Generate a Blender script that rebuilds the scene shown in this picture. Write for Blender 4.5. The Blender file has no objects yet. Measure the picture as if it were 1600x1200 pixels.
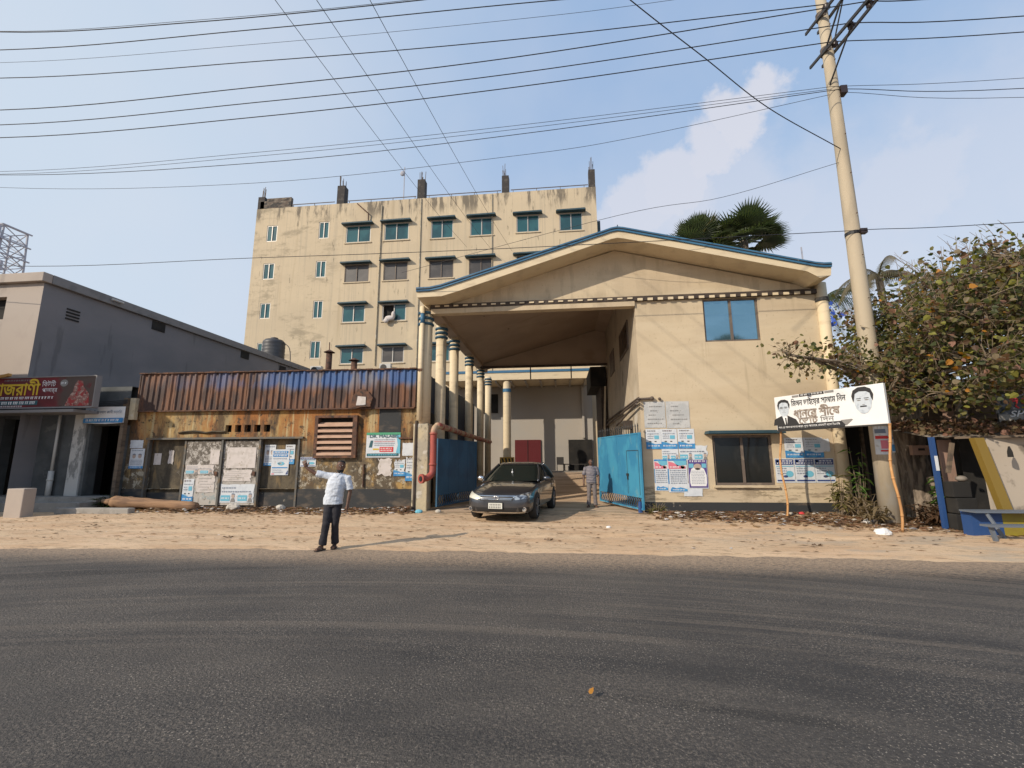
import bpy, math, random
from mathutils import Vector, Matrix, noise as mnoise
from mathutils.bvhtree import BVHTree
R = math.radians
random.seed(7)
scn = bpy.context.scene
COL = scn.collection

# ------------------------------------------------------------------ camera, sky, sun
cd = bpy.data.cameras.new('camera'); cam = bpy.data.objects.new('camera', cd); COL.objects.link(cam)
cd.sensor_width = 36; cd.lens = 36 * 700 / 1600; cd.clip_start = .05; cd.clip_end = 2000
p_, y_, r_ = R(9.65), R(6.0), R(0.3)
fw = Vector((-math.sin(y_) * math.cos(p_), math.cos(y_) * math.cos(p_), math.sin(p_)))
rt = Vector((math.cos(y_), math.sin(y_), 0)); up = rt.cross(fw)
rt, up = rt * math.cos(r_) - up * math.sin(r_), up * math.cos(r_) + rt * math.sin(r_)
cam.matrix_world = Matrix(((rt.x, up.x, -fw.x, 0), (rt.y, up.y, -fw.y, 0), (rt.z, up.z, -fw.z, 1.65), (0, 0, 0, 1)))
scn.camera = cam
SUN = Vector((-1.1, -1.0, .85)).normalized()
EL = math.asin(SUN.z); AZ = math.atan2(SUN.x, SUN.y)
world = bpy.data.worlds.new('World'); scn.world = world; world.use_nodes = True
wn, wl = world.node_tree.nodes, world.node_tree.links
wn.clear()
out = wn.new('ShaderNodeOutputWorld'); bg = wn.new('ShaderNodeBackground'); wl.new(bg.outputs[0], out.inputs[0])
sky = wn.new('ShaderNodeTexSky'); sky.sky_type = 'NISHITA'; sky.sun_disc = False
sky.sun_elevation = EL; sky.sun_rotation = AZ % (2 * math.pi)
sky.air_density = 1.0; sky.dust_density = 2.2; sky.ozone_density = 1.2
bg.inputs[1].default_value = .15
tc = wn.new('ShaderNodeTexCoord')
def wmath(op, a, b=None, c=None):
    n = wn.new('ShaderNodeMath'); n.operation = op
    for i, v in enumerate((a, b, c)):
        if v is None: continue
        if isinstance(v, (int, float)): n.inputs[i].default_value = v
        else: wl.new(v, n.inputs[i])
    return n.outputs[0]
nz = wn.new('ShaderNodeTexNoise'); nz.inputs['Scale'].default_value = 13; nz.inputs['Detail'].default_value = 9; nz.inputs['Roughness'].default_value = .6
wl.new(tc.outputs['Generated'], nz.inputs['Vector'])
nz2 = wn.new('ShaderNodeTexNoise'); nz2.inputs['Scale'].default_value = 3.2; nz2.inputs['Detail'].default_value = 5
wl.new(tc.outputs['Generated'], nz2.inputs['Vector'])
def blob(x, y, z, r, soft, amp):
    d = wn.new('ShaderNodeVectorMath'); d.operation = 'DISTANCE'; wl.new(tc.outputs['Generated'], d.inputs[0]); d.inputs[1].default_value = (x, y, z)
    amp *= 1.9; w = wmath('MULTIPLY_ADD', nz.outputs['Fac'], amp, d.outputs['Value'])
    mr = wn.new('ShaderNodeMapRange'); mr.interpolation_type = 'SMOOTHSTEP'; wl.new(w, mr.inputs[0])
    c = r + amp * .5
    mr.inputs[1].default_value = c + soft; mr.inputs[2].default_value = c - soft; mr.inputs[3].default_value = 0; mr.inputs[4].default_value = 1
    return mr.outputs[0]
acc = None
for x, y, z, r, soft, amp, a in [
    (0.350,0.711,0.610,0.040,.010,.05,1), (0.323,0.741,0.588,0.052,.012,.06,1), (0.288,0.773,0.565,0.052,.014,.06,.95),
    (0.227,0.815,0.533,0.066,.014,.06,.9), (0.171,0.847,0.503,0.070,.014,.06,.85), (0.122,0.867,0.483,0.050,.016,.06,.75), (.09,.885,.455,.05,.02,.06,.7),
    (0.240,0.820,0.470,0.10,.06,.10,.75), (0.33,0.80,0.50,0.09,.06,.10,.55), (0.569,0.696,0.438,0.075,.03,.08,.6), (0.548,0.722,0.423,0.07,.03,.08,.6),
    (0.418,0.794,0.441,0.06,.03,.07,.55), (0.320,0.825,0.466,0.11,.08,.10,.5), (0.484,0.791,0.374,0.16,.10,.12,.5), (0.66,0.662,0.431,0.16,.12,.12,.45)]:
    b = wmath('MULTIPLY', blob(x, y, z, r, soft, amp), a)
    acc = b if acc is None else wmath('MAXIMUM', acc, b)
thin = wn.new('ShaderNodeMapRange'); wl.new(nz2.outputs['Fac'], thin.inputs[0]); thin.inputs[1].default_value = .42; thin.inputs[2].default_value = .8; thin.inputs[4].default_value = .35
acc = wmath('MAXIMUM', acc, thin.outputs[0])
# broad haze near the horizon
sep = wn.new('ShaderNodeSeparateXYZ'); wl.new(tc.outputs['Generated'], sep.inputs[0])
hz = wn.new('ShaderNodeMapRange'); hz.interpolation_type = 'SMOOTHSTEP'; wl.new(sep.outputs[2], hz.inputs[0])
hz.inputs[1].default_value = .85; hz.inputs[2].default_value = .05; hz.inputs[3].default_value = 0; hz.inputs[4].default_value = .72
side = wn.new('ShaderNodeMapRange'); side.interpolation_type = 'SMOOTHSTEP'; wl.new(sep.outputs[0], side.inputs[0])
side.inputs[1].default_value = .25; side.inputs[2].default_value = -.80; side.inputs[3].default_value = 0; side.inputs[4].default_value = .8
mxa = wn.new('ShaderNodeMix'); mxa.data_type = 'RGBA'; mxa.inputs[0].default_value = .78; wl.new(sky.outputs[0], mxa.inputs[6]); mxa.inputs[7].default_value = (2.35, 3.55, 5.5, 1)   # moist air scatters the blue
hzf = wmath('MAXIMUM', hz.outputs[0], side.outputs[0])
mx0 = wn.new('ShaderNodeMix'); mx0.data_type = 'RGBA'; wl.new(hzf, mx0.inputs[0]); wl.new(mxa.outputs[2], mx0.inputs[6]); mx0.inputs[7].default_value = (4.6, 5.15, 5.75, 1)
mx = wn.new('ShaderNodeMix'); mx.data_type = 'RGBA'
wl.new(wmath('MULTIPLY', acc, .74), mx.inputs[0]); wl.new(mx0.outputs[2], mx.inputs[6]); mx.inputs[7].default_value = (5.2, 5.1, 5.45, 1)
wl.new(mx.outputs[2], bg.inputs[0])
sl = bpy.data.lights.new('sun', 'SUN'); sl.energy = 4.2; sl.angle = R(.53); sl.color = (1, .88, .72)
so = bpy.data.objects.new('sun', sl); COL.objects.link(so); so.rotation_euler = SUN.to_track_quat('Z', 'Y').to_euler(); so.location = (-20, -20, 20)
vs = scn.view_settings; vs.view_transform = 'Standard'; vs.look = 'None'; vs.gamma = 1; vs.use_curve_mapping = False; vs.exposure = 0.0

# ------------------------------------------------------------------ materials
def mat(name, base, rough=.85, metal=0., layers=(), bump=None, spec=.5, coat=0., obj=False, warp=0.):
    m = bpy.data.materials.new(name); m.use_nodes = True
    nt = m.node_tree; N, L = nt.nodes, nt.links
    bs = N['Principled BSDF']; bs.inputs['Roughness'].default_value = rough; bs.inputs['Metallic'].default_value = metal
    bs.inputs['Specular IOR Level'].default_value = spec; bs.inputs['Coat Weight'].default_value = coat; bs.inputs['Coat Roughness'].default_value = .05
    if obj:
        t = N.new('ShaderNodeTexCoord'); P = t.outputs['Object']
    else:
        t = N.new('ShaderNodeNewGeometry'); P = t.outputs['Position']
    def M(op, a, b=None):
        n = N.new('ShaderNodeMath'); n.operation = op
        for i, v in enumerate((a, b)):
            if v is None: continue
            if isinstance(v, (int, float)): n.inputs[i].default_value = v
            else: L.new(v, n.inputs[i])
        return n.outputs[0]
    sp = N.new('ShaderNodeSeparateXYZ'); L.new(P, sp.inputs[0])
    if warp:
        xx = M('ADD', sp.outputs[0], 1.5); yy = M('ADD', sp.outputs[1], M('MULTIPLY', M('MULTIPLY', xx, xx), warp))
        cb = N.new('ShaderNodeCombineXYZ'); L.new(sp.outputs[0], cb.inputs[0]); L.new(yy, cb.inputs[1]); L.new(sp.outputs[2], cb.inputs[2]); PW = cb.outputs[0]
    else: PW = P
    def tex(s, d, t='n', off=0, rgh=.55, src=None):
        if isinstance(s, (int, float)): s = (s, s, s)
        ma = N.new('ShaderNodeVectorMath'); ma.operation = 'MULTIPLY_ADD'; L.new(src or P, ma.inputs[0]); ma.inputs[1].default_value = s; ma.inputs[2].default_value = (off, off * .7, off * 1.3)
        if t == 'v':
            n = N.new('ShaderNodeTexVoronoi'); L.new(ma.outputs[0], n.inputs['Vector']); n.inputs['Scale'].default_value = 1; return n.outputs['Distance']
        n = N.new('ShaderNodeTexNoise'); L.new(ma.outputs[0], n.inputs['Vector']); n.inputs['Scale'].default_value = 1; n.inputs['Detail'].default_value = d; n.inputs['Roughness'].default_value = rgh
        return n.outputs['Fac']
    col = None
    for i, l in enumerate(layers):
        f0 = tex(l.get('s', 2), l.get('d', 5), l.get('t', 'n'), l.get('o', i * 3.7), l.get('rg', .55), PW if l.get('w') else None)
        mr = N.new('ShaderNodeMapRange'); mr.interpolation_type = 'SMOOTHSTEP'; L.new(f0, mr.inputs[0])
        lo, hi = l.get('r', (.45, .65)); mr.inputs[1].default_value = lo; mr.inputs[2].default_value = hi; mr.inputs[4].default_value = l.get('a', 1)
        f = mr.outputs[0]
        for (ax, a, b, w) in l.get('m', ()):
            c = sp.outputs[ax]
            if w: c = M('ADD', c, M('MULTIPLY', M('SUBTRACT', f0, .5), w))
            q = N.new('ShaderNodeMapRange'); q.interpolation_type = 'SMOOTHSTEP'; L.new(c, q.inputs[0]); q.inputs[1].default_value = a; q.inputs[2].default_value = b
            f = M('MULTIPLY', f, q.outputs[0])
        if 'n2' in l:
            q = N.new('ShaderNodeMapRange'); q.interpolation_type = 'SMOOTHSTEP'; L.new(tex(l['n2'][0], 5, 'n', 40+i, .6, PW if warp else None), q.inputs[0]); q.inputs[1].default_value = l['n2'][1]; q.inputs[2].default_value = l['n2'][2]
            f = M('MULTIPLY', f, q.outputs[0])
        mx = N.new('ShaderNodeMix'); mx.data_type = 'RGBA'; L.new(f, mx.inputs[0])
        if col is None: mx.inputs[6].default_value = (*base, 1)
        else: L.new(col, mx.inputs[6])
        mx.inputs[7].default_value = (*l['c'], 1); col = mx.outputs[2]
    if col is None: bs.inputs['Base Color'].default_value = (*base, 1)
    else: L.new(col, bs.inputs['Base Color'])
    if bump:
        bs_, st, dist = bump[:3]
        bn = N.new('ShaderNodeBump'); bn.inputs['Strength'].default_value = st; bn.inputs['Distance'].default_value = dist
        L.new(tex(bs_, bump[3] if len(bump) > 3 else 5, 'n', 9, .65), bn.inputs['Height']); L.new(bn.outputs[0], bs.inputs['Normal'])
    return m
CR = (.56, .455, .31)
MT = {}
MT['cream'] = mat('cream_render', CR, .85, layers=[
    dict(c=(.40,.31,.20), s=(14,14,.35), r=(.40,.60), a=.75, d=4, m=[(0,4.66,4.84,.1),(0,5.06,4.90,.1),(2,5.5,5.42,0),(2,4.1,5.3,.5)]), dict(c=(.40,.31,.20), s=(14,14,.35), r=(.40,.60), a=.75, d=4, m=[(0,6.5,6.62,.1),(0,6.84,6.68,.1),(2,5.5,5.42,0),(2,4.0,5.3,.5)]),
    dict(c=(.20,.155,.10), s=(1.2,1.2,7), r=(.50,.56), a=.85, d=9, rg=.75, m=[(2,.34,.46,.3),(2,.92,.72,.3)]), dict(c=(.36,.29,.20), s=(3,3,.6), r=(.48,.62), a=.6, d=7, m=[(2,6.1,6.9,.8)]), dict(c=(.44,.35,.245), s=(.25,.25,.9), r=(.5,.6), a=.55, d=5),
    dict(c=(.47,.375,.25), s=(.5,.5,.9), r=(.4,.7), a=.7), dict(c=(.61,.51,.36), s=(.3,.3,1.6), r=(.45,.7), a=.5),
    dict(c=(.30,.235,.15), s=(2.5,2.5,.35), r=(.60,.78), a=.5, d=7), dict(c=(.23,.18,.11), s=(1.6,1.6,2.2), r=(.60,.68), a=.75, d=9, rg=.7, m=[(2,1.1,.4,.3)]),
    dict(c=(.33,.25,.16), s=14, r=(.62,.72), a=.35, d=3)], bump=(18, .12, .01))
MT['cream_far'] = mat('cream_weathered_render', (.55,.45,.31), .9, layers=[
    dict(c=(.50,.41,.285), s=(.18,.18,.35), r=(.42,.65), a=.8), dict(c=(.40,.34,.25), s=(6,6,.07), r=(.52,.62), a=.5, d=6, rg=.7), dict(c=(.40,.32,.21), s=(1.2,1.2,.10), r=(.56,.74), a=.65, d=7),
    dict(c=(.13,.11,.085), s=(1.3,1.3,.22), r=(.48,.58), a=.88, d=9, rg=.72, m=[(2,21.3,22.7,3.0)]),
    dict(c=(.27,.225,.155), s=(.35,.35,.8), r=(.50,.64), a=.7, d=9, rg=.75, m=[(0,-15,-20,4)]),
    dict(c=(.13,.11,.08), s=(2.4,2.4,.5), r=(.61,.68), a=.75, d=6, rg=.7), dict(c=(.66,.54,.36), s=(.5,.5,.5), r=(.55,.75), a=.5)], bump=(6, .15, .03))
MT['cream_dirty'] = mat('cream_peeling_plaster', (.50,.42,.28), .9, layers=[
    dict(c=(.34,.31,.25), s=(1.5,1.5,1.2), r=(.4,.6), a=.8), dict(c=(.10,.085,.06), s=(3,3,2), r=(.55,.66), a=.85, d=9, rg=.7),
    dict(c=(.56,.52,.45), s=3.3, r=(.58,.66), a=.8, d=7)], bump=(9, .4, .03))
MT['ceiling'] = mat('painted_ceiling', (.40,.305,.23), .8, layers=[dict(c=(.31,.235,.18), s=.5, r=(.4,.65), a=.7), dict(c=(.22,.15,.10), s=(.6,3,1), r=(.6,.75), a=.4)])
MT['wallin'] = mat('cream_side_wall', (.50,.42,.31), .85, layers=[dict(c=(.36,.30,.22), s=(1,.8,1), r=(.42,.65), a=.7), dict(c=(.60,.56,.49), s=1.2, r=(.5,.65), a=.7, m=[(2,4.8,3.0,1)]),
    dict(c=(.14,.11,.08), s=(3,3,1.2), r=(.6,.7), a=.7, d=8)], bump=(9, .3, .02))
MT['fascia'] = mat('fascia_cream', (.64,.53,.36), .7, layers=[dict(c=(.45,.36,.24), s=(1.5,1.5,5), r=(.5,.7), a=.5)])
MT['blue_trim'] = mat('blue_trim_paint', (.035,.13,.24), .55, layers=[dict(c=(.06,.18,.29), s=(1.2,1.2,5), r=(.45,.65), a=.6), dict(c=(.02,.05,.08), s=6, r=(.6,.7), a=.6)])
MT['ring_blue'] = mat('dull_ring_blue', (.022,.075,.12), .6)
MT['dark_band'] = mat('dark_band', (.05,.037,.03), .85, layers=[dict(c=(.12,.09,.065), s=3, r=(.45,.7), a=.6)])
MT['plinth'] = mat('black_plinth', (.028,.03,.032), .8, layers=[dict(c=(.16,.12,.085), s=(1.5,1.5,3), r=(.5,.72), a=.6, d=8), dict(c=(.30,.26,.2), s=5, r=(.66,.72), a=.6, d=6)], bump=(8,.3,.02))
MT['teal'] = mat('teal_hood_paint', (.02,.055,.075), .6, layers=[dict(c=(.05,.085,.10), s=3, r=(.45,.7), a=.6)])
MT['glass_teal'] = mat('teal_glass', (.018,.085,.095), .12, spec=.75, layers=[dict(c=(.03,.11,.12), s=(.8,.8,.8), r=(.4,.6), a=.8), dict(c=(.01,.04,.05), s=(.5,.5,.3), r=(.5,.6), a=.6)])
MT['glass_grey'] = mat('netted_glass', (.05,.045,.042), .35, layers=[dict(c=(.085,.075,.068), s=(.6,.6,1), r=(.4,.6))])
MT['glass_dark'] = mat('dark_tinted_glass', (.012,.014,.014), .1, spec=.35, layers=[dict(c=(.03,.03,.028), s=(1.6,1.6,.9), r=(.5,.7), a=.8, d=3)])
MT['glass_sky'] = mat('reflective_window_glass', (.22,.38,.47), .05, metal=.85, layers=[dict(c=(.19,.34,.42), s=(.4,.4,1), r=(.4,.6))])
MT['alu'] = mat('aluminium_frame', (.42,.40,.37), .5, metal=.3)
MT['alu_brown'] = mat('brown_frame', (.13,.10,.08), .6, layers=[dict(c=(.2,.16,.12), s=5, r=(.5,.7))])
MT['conc'] = mat('grey_concrete', (.30,.28,.25), .9, layers=[dict(c=(.20,.185,.165), s=2, r=(.4,.65), a=.8, d=7), dict(c=(.38,.36,.33), s=7, r=(.55,.7), a=.5)], bump=(20,.3,.01))
MT['conc_dark'] = mat('blackened_concrete', (.045,.04,.038), .9, layers=[dict(c=(.09,.08,.07), s=3, r=(.5,.7))], bump=(8,.4,.03))
MT['brick_old'] = mat('blackened_brick', (.12,.09,.07), .9, layers=[dict(c=(.22,.19,.15), s=(3,3,6), r=(.45,.65), d=6), dict(c=(.05,.045,.04), s=(2,2,4), r=(.5,.6))], bump=((5,5,12),.8,.05))
MT['steel'] = mat('dark_steel', (.05,.047,.045), .6, metal=.4)
MT['rail'] = mat('rusty_rail', (.10,.075,.06), .7)
MT['grey_front'] = mat('light_grey_render', (.40,.34,.29), .85, layers=[dict(c=(.32,.27,.235), s=(.6,.6,.6), r=(.45,.65), a=.6), dict(c=(.27,.23,.2), s=(1.2,1,.4), r=(.58,.7), a=.6)], bump=(14,.1,.01))
MT['grey_side'] = mat('dark_grey_cement', (.21,.20,.205), .9, layers=[dict(c=(.16,.16,.168), s=(1,.25,.5), r=(.4,.65), a=.8, d=6), dict(c=(.25,.235,.235), s=(1,.3,.25), r=(.5,.7), a=.6), dict(c=(.07,.07,.07), s=(2,2,.25), r=(.62,.7), a=.4)], bump=(10,.15,.01))
MT['coping'] = mat('grey_coping', (.22,.21,.205), .85, layers=[dict(c=(.14,.135,.13), s=2, r=(.5,.7), a=.6)])
MT['shop_grey'] = mat('shop_front_cement', (.10,.105,.105), .85, layers=[dict(c=(.065,.07,.07), s=1.2, r=(.4,.65)), dict(c=(.19,.19,.18), s=2.2, r=(.6,.7), a=.6, d=7)], bump=(9,.2,.01))
MT['plaster_pale'] = mat('pale_interior_plaster', (.48,.46,.42), .9, layers=[dict(c=(.2,.19,.17), s=1, r=(.4,.65))])
MT['whitewash'] = mat('flaking_whitewash', (.50,.49,.46), .9, layers=[dict(c=(.20,.20,.19), s=(3,3,1.5), r=(.48,.6), d=9, a=.9, rg=.7)], bump=(7,.3,.02))
MT['dark'] = mat('dark_interior', (.015,.014,.013), .95, layers=[dict(c=(.03,.027,.023), s=1.5, r=(.45,.7))])  # near-black; also puts the shade of interiors and openings into the colour
MT['rust_wall'] = mat('rust_streaked_wall', (.30,.235,.13), .9, layers=[
    dict(c=(.40,.25,.085), s=(1.5,1.5,.45), r=(.36,.62), a=.9, d=9, rg=.72),
    dict(c=(.30,.115,.030), s=(1.3,1.3,.28), r=(.40,.56), a=.92, d=9, rg=.75, m=[(2,1.3,2.6,1.0)]),
    dict(c=(.44,.35,.19), s=(5.5,5.5,.35), r=(.57,.64), a=.8, d=5),
    dict(c=(.075,.045,.025), s=(1.5,1.5,.45), r=(.48,.60), a=.88, d=9, rg=.72, o=31),
    dict(c=(.10,.078,.052), s=(1.6,1.6,1.4), r=(.39,.52), a=.9, d=9, rg=.78, m=[(2,2.75,1.9,1.2)]),
    dict(c=(.40,.36,.28), s=(4,4,3.5), r=(.52,.58), a=.85, d=9, rg=.75, m=[(2,2.3,1.3,.8)]),
    dict(c=(.045,.035,.025), s=(4,4,4), r=(.55,.62), a=.85, d=9, rg=.75)], bump=(7,.5,.03))
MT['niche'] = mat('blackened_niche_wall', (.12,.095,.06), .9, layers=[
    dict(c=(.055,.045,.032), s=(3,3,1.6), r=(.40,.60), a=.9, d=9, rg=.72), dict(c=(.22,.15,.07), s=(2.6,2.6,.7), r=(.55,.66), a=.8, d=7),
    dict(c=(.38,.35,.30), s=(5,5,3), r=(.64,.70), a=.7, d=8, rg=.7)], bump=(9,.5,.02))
MT['peel_door'] = mat('paper_scarred_steel_door', (.43,.40,.36), .85, layers=[
    dict(c=(.085,.07,.055), s=(6,6,5), r=(.43,.52), a=.92, d=9, rg=.78, m=[(2,.7,1.4,.6)]),
    dict(c=(.60,.57,.53), s=(2,2,2), r=(.58,.64), a=.85, d=5), dict(c=(.16,.14,.11), s=(9,9,5), r=(.56,.62), a=.8, d=6),
    dict(c=(.20,.30,.33), s=(3,3,6), r=(.55,.62), a=.5, m=[(2,.9,.4,.3)])], bump=(14,.4,.01))
MT['rust_sheet'] = mat('rusting_blue_sheet', (.13,.058,.032), .7, metal=.1, layers=[
    dict(c=(.17,.075,.036), s=(5,5,1.2), r=(.42,.6), a=.85, d=6), dict(c=(.045,.025,.020), s=(3,3,.7), r=(.44,.56), a=.9, d=7),
    dict(c=(.19,.20,.24), s=(2.2,2.2,.25), r=(.40,.55), a=.75, d=5, m=[(2,4.15,4.65,.9),(0,-17,-8,3)]),
    dict(c=(.04,.105,.27), s=(1.4,1.4,.6), r=(.38,.50), a=.9, d=6, m=[(2,4.25,4.58,1.1),(0,-15.5,-8,8)]),
    dict(c=(.05,.028,.02), s=(4,4,1), r=(.55,.62), a=.8, d=6, m=[(2,4.72,4.9,.3)])], bump=((14,14,3),.3,.01))
MT['rust'] = mat('dark_rust', (.09,.045,.03), .85, layers=[dict(c=(.16,.075,.04), s=5, r=(.45,.65)), dict(c=(.04,.028,.022), s=7, r=(.5,.65))], bump=(16,.4,.01))
MT['slat'] = mat('pinkish_louvre_slat', (.52,.34,.24), .75, layers=[dict(c=(.40,.25,.17), s=(3,3,8), r=(.45,.65), a=.7)])
MT['door_frame'] = mat('weathered_steel_frame', (.10,.095,.085), .7, layers=[dict(c=(.17,.12,.07), s=5, r=(.5,.65))])
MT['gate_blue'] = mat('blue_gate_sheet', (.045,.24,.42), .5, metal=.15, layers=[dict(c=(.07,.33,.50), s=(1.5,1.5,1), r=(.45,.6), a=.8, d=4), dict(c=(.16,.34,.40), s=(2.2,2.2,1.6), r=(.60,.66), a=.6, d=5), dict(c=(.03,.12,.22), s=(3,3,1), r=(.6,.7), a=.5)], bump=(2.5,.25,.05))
MT['gate_blue2'] = mat('shaded_blue_gate_sheet', (.028,.10,.18), .55, metal=.1, layers=[dict(c=(.022,.07,.13), s=(1,1,1), r=(.45,.6), a=.8)], bump=(2.5,.2,.05))  # darker copy of the gate blue; the left leaf's shade is in the colour
MT['navy'] = mat('navy_sheet', (.012,.026,.055), .6, layers=[dict(c=(.02,.045,.085), s=(3,1.5,.2), r=(.45,.65))])
MT['red_pipe'] = mat('faded_red_pipe', (.36,.075,.055), .6, layers=[dict(c=(.24,.055,.045), s=(4,4,2), r=(.45,.65)), dict(c=(.42,.30,.19), s=3, r=(.45,.55), m=[(2,2.45,2.75,.2)])])
MT['red_door'] = mat('dark_red_door', (.10,.006,.009), .5)
MT['white_wall'] = mat('dusty_white_wall', (.38,.345,.30), .9, layers=[dict(c=(.36,.34,.31), s=.6, r=(.4,.65), a=.8)])
MT['stripe_y'] = mat('yellow_hazard_paint', (.55,.33,.06), .7); MT['stripe_k'] = mat('black_hazard_paint', (.02,.018,.015), .7)
MT['tank'] = mat('black_tank_plastic', (.045,.045,.05), .5, layers=[dict(c=(.07,.07,.072), s=2, r=(.4,.7))])
MT['ac'] = mat('ac_white', (.5,.49,.46), .6)
MT['pole'] = mat('spun_concrete_pole', (.43,.36,.26), .85, layers=[dict(c=(.33,.28,.205), s=(3,3,.6), r=(.42,.65), a=.8, d=6), dict(c=(.20,.17,.13), s=(5,5,1.2), r=(.62,.7), a=.7), dict(c=(.40,.37,.32), s=(2,2,1), r=(.4,.6), m=[(2,3.2,1.8,.4)])], bump=(16,.2,.01))
MT['bamboo'] = mat('bamboo', (.52,.27,.10), .6, layers=[dict(c=(.38,.19,.07), s=(9,9,2), r=(.45,.65)), dict(c=(.60,.38,.18), s=4, r=(.6,.7))])
MT['vinyl'] = mat('white_vinyl', (.74,.74,.73), .55, layers=[dict(c=(.64,.65,.66), s=2, r=(.4,.7), a=.5)])
MT['black'] = mat('black_print', (.02,.02,.022), .7); MT['grey_print'] = mat('grey_print', (.22,.21,.20), .7)
MT['skinprint'] = mat('pale_portrait_print', (.50,.55,.60), .7, obj=True, layers=[dict(c=(.32,.36,.42), s=9, r=(.5,.65), a=.6)])
MT['brownprint'] = mat('brown_letter_print', (.20,.16,.13), .7, obj=True, layers=[dict(c=(.42,.37,.32), s=(14,14,14), r=(.45,.6), a=.8)])
MT['paper'] = mat('poster_paper', (.60,.63,.66), .8, obj=True, layers=[dict(c=(.50,.53,.57), s=5, r=(.45,.65), a=.6), dict(c=(.38,.36,.32), s=(7,7,7), r=(.62,.7), a=.6, d=8)], bump=(9,.3,.01))
MT['paper_warm'] = mat('aged_poster_paper', (.58,.53,.50), .8, obj=True, layers=[dict(c=(.46,.42,.38), s=5, r=(.45,.65), a=.7), dict(c=(.33,.28,.22), s=9, r=(.60,.68), a=.7, d=8)], bump=(9,.3,.01))
MT['paper_grey'] = mat('scraped_grey_paper', (.42,.43,.43), .9, obj=True, layers=[dict(c=(.50,.50,.49), s=3, r=(.45,.6)), dict(c=(.22,.22,.21), s=(12,12,9), r=(.60,.66), a=.85, d=9, rg=.72)], bump=(12,.4,.01))
MT['p_blue'] = mat('poster_blue_ink', (.035,.20,.46), .75, obj=True, layers=[dict(c=(.07,.30,.55), s=6, r=(.45,.65))]); MT['p_navy'] = mat('poster_navy_ink', (.03,.055,.18), .75)
MT['p_cyan'] = mat('poster_cyan_ink', (.14,.42,.55), .75); MT['p_pink'] = mat('poster_pink_ink', (.62,.17,.22), .75); MT['p_red'] = mat('poster_red_ink', (.55,.04,.045), .75)
MT['p_green'] = mat('poster_green_ink', (.07,.30,.17), .75); MT['p_teal'] = mat('poster_teal_ink', (.03,.10,.12), .75); MT['p_ink'] = mat('poster_text_ink', (.16,.20,.27), .8)
MT['p_purple'] = mat('poster_purple_ink', (.09,.06,.22), .75); MT['p_face'] = mat('poster_face_ink', (.42,.33,.28), .75); MT['p_white'] = mat('poster_white_ink', (.72,.72,.72), .75); MT['p_yellow'] = mat('sign_yellow_ink', (.62,.42,.03), .7)
MT['p_maroon'] = mat('sign_maroon_print', (.16,.014,.02), .6, layers=[dict(c=(.09,.012,.016), s=1.2, r=(.4,.65)), dict(c=(.075,.05,.04), s=3, r=(.3,.5), m=[(0,-17.9,-17.5,.5)])])
MT['bride'] = mat('sign_portrait_print', (.24,.11,.09), .7, layers=[dict(c=(.42,.29,.24), s=(9,9,11), r=(.5,.6), d=6), dict(c=(.30,.03,.03), s=(5,5,5), r=(.5,.58), d=6), dict(c=(.08,.04,.035), s=(6,6,6), r=(.58,.64), d=6)])
MT['car'] = mat('dark_grey_metallic_paint', (.075,.080,.092), .30, metal=.75, coat=1.0, obj=True, layers=[dict(c=(.10,.10,.105), s=2.5, r=(.45,.7), a=.5)])
MT['car_glass'] = mat('car_glass', (.012,.017,.015), .05, spec=.6); MT['chrome'] = mat('chrome', (.75,.75,.76), .12, metal=1.)
MT['car_dark'] = mat('black_plastic', (.012,.012,.013), .5); MT['tyre'] = mat('tyre_rubber', (.02,.019,.018), .85); MT['rim'] = mat('alloy_rim', (.35,.35,.36), .35, metal=.8)
MT['lamp'] = mat('headlight_lens', (.50,.52,.52), .12, metal=.6, obj=True, layers=[dict(c=(.12,.13,.15), s=(9,9,12), r=(.45,.55))]); MT['lamp2'] = mat('bright_headlight_lens', (.72,.70,.58), .2, metal=.3)
MT['plate'] = mat('number_plate', (.62,.62,.55), .6)
MT['skin'] = mat('brown_skin', (.125,.060,.036), .55, obj=True, layers=[dict(c=(.11,.055,.034), s=14, r=(.4,.6))]); MT['hair'] = mat('black_hair', (.012,.011,.011), .8); MT['eyew'] = mat('eye_white', (.5,.48,.45), .4)
MT['shirt'] = mat('white_checked_shirt', (.60,.63,.68), .85, obj=True, layers=[dict(c=(.48,.52,.59), s=(60,60,4), r=(.5,.6), a=.6), dict(c=(.50,.53,.60), s=(4,4,60), r=(.5,.6), a=.6), dict(c=(.40,.43,.48), s=9, r=(.55,.7), a=.5)], bump=(14,.6,.02))
MT['polo'] = mat('grey_striped_polo', (.13,.12,.14), .85, obj=True, layers=[dict(c=(.22,.20,.21), s=(1,1,30), r=(.48,.55))])
MT['trouser_k'] = mat('charcoal_trousers', (.020,.018,.023), .85, obj=True, bump=(12,.5,.02)); MT['trouser_g'] = mat('grey_brown_trousers', (.17,.145,.14), .85, obj=True, bump=(12,.5,.02))
MT['sandal'] = mat('brown_sandal', (.05,.035,.027), .7)
MT['bark'] = mat('grey_bark', (.25,.20,.155), .95, layers=[dict(c=(.12,.095,.072), s=(12,12,2.2), r=(.42,.6), d=7), dict(c=(.26,.22,.17), s=(7,7,3), r=(.58,.68), d=6)], bump=((16,16,3),.9,.04))
MT['twig'] = mat('twig_bark', (.19,.145,.10), .9)
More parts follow.
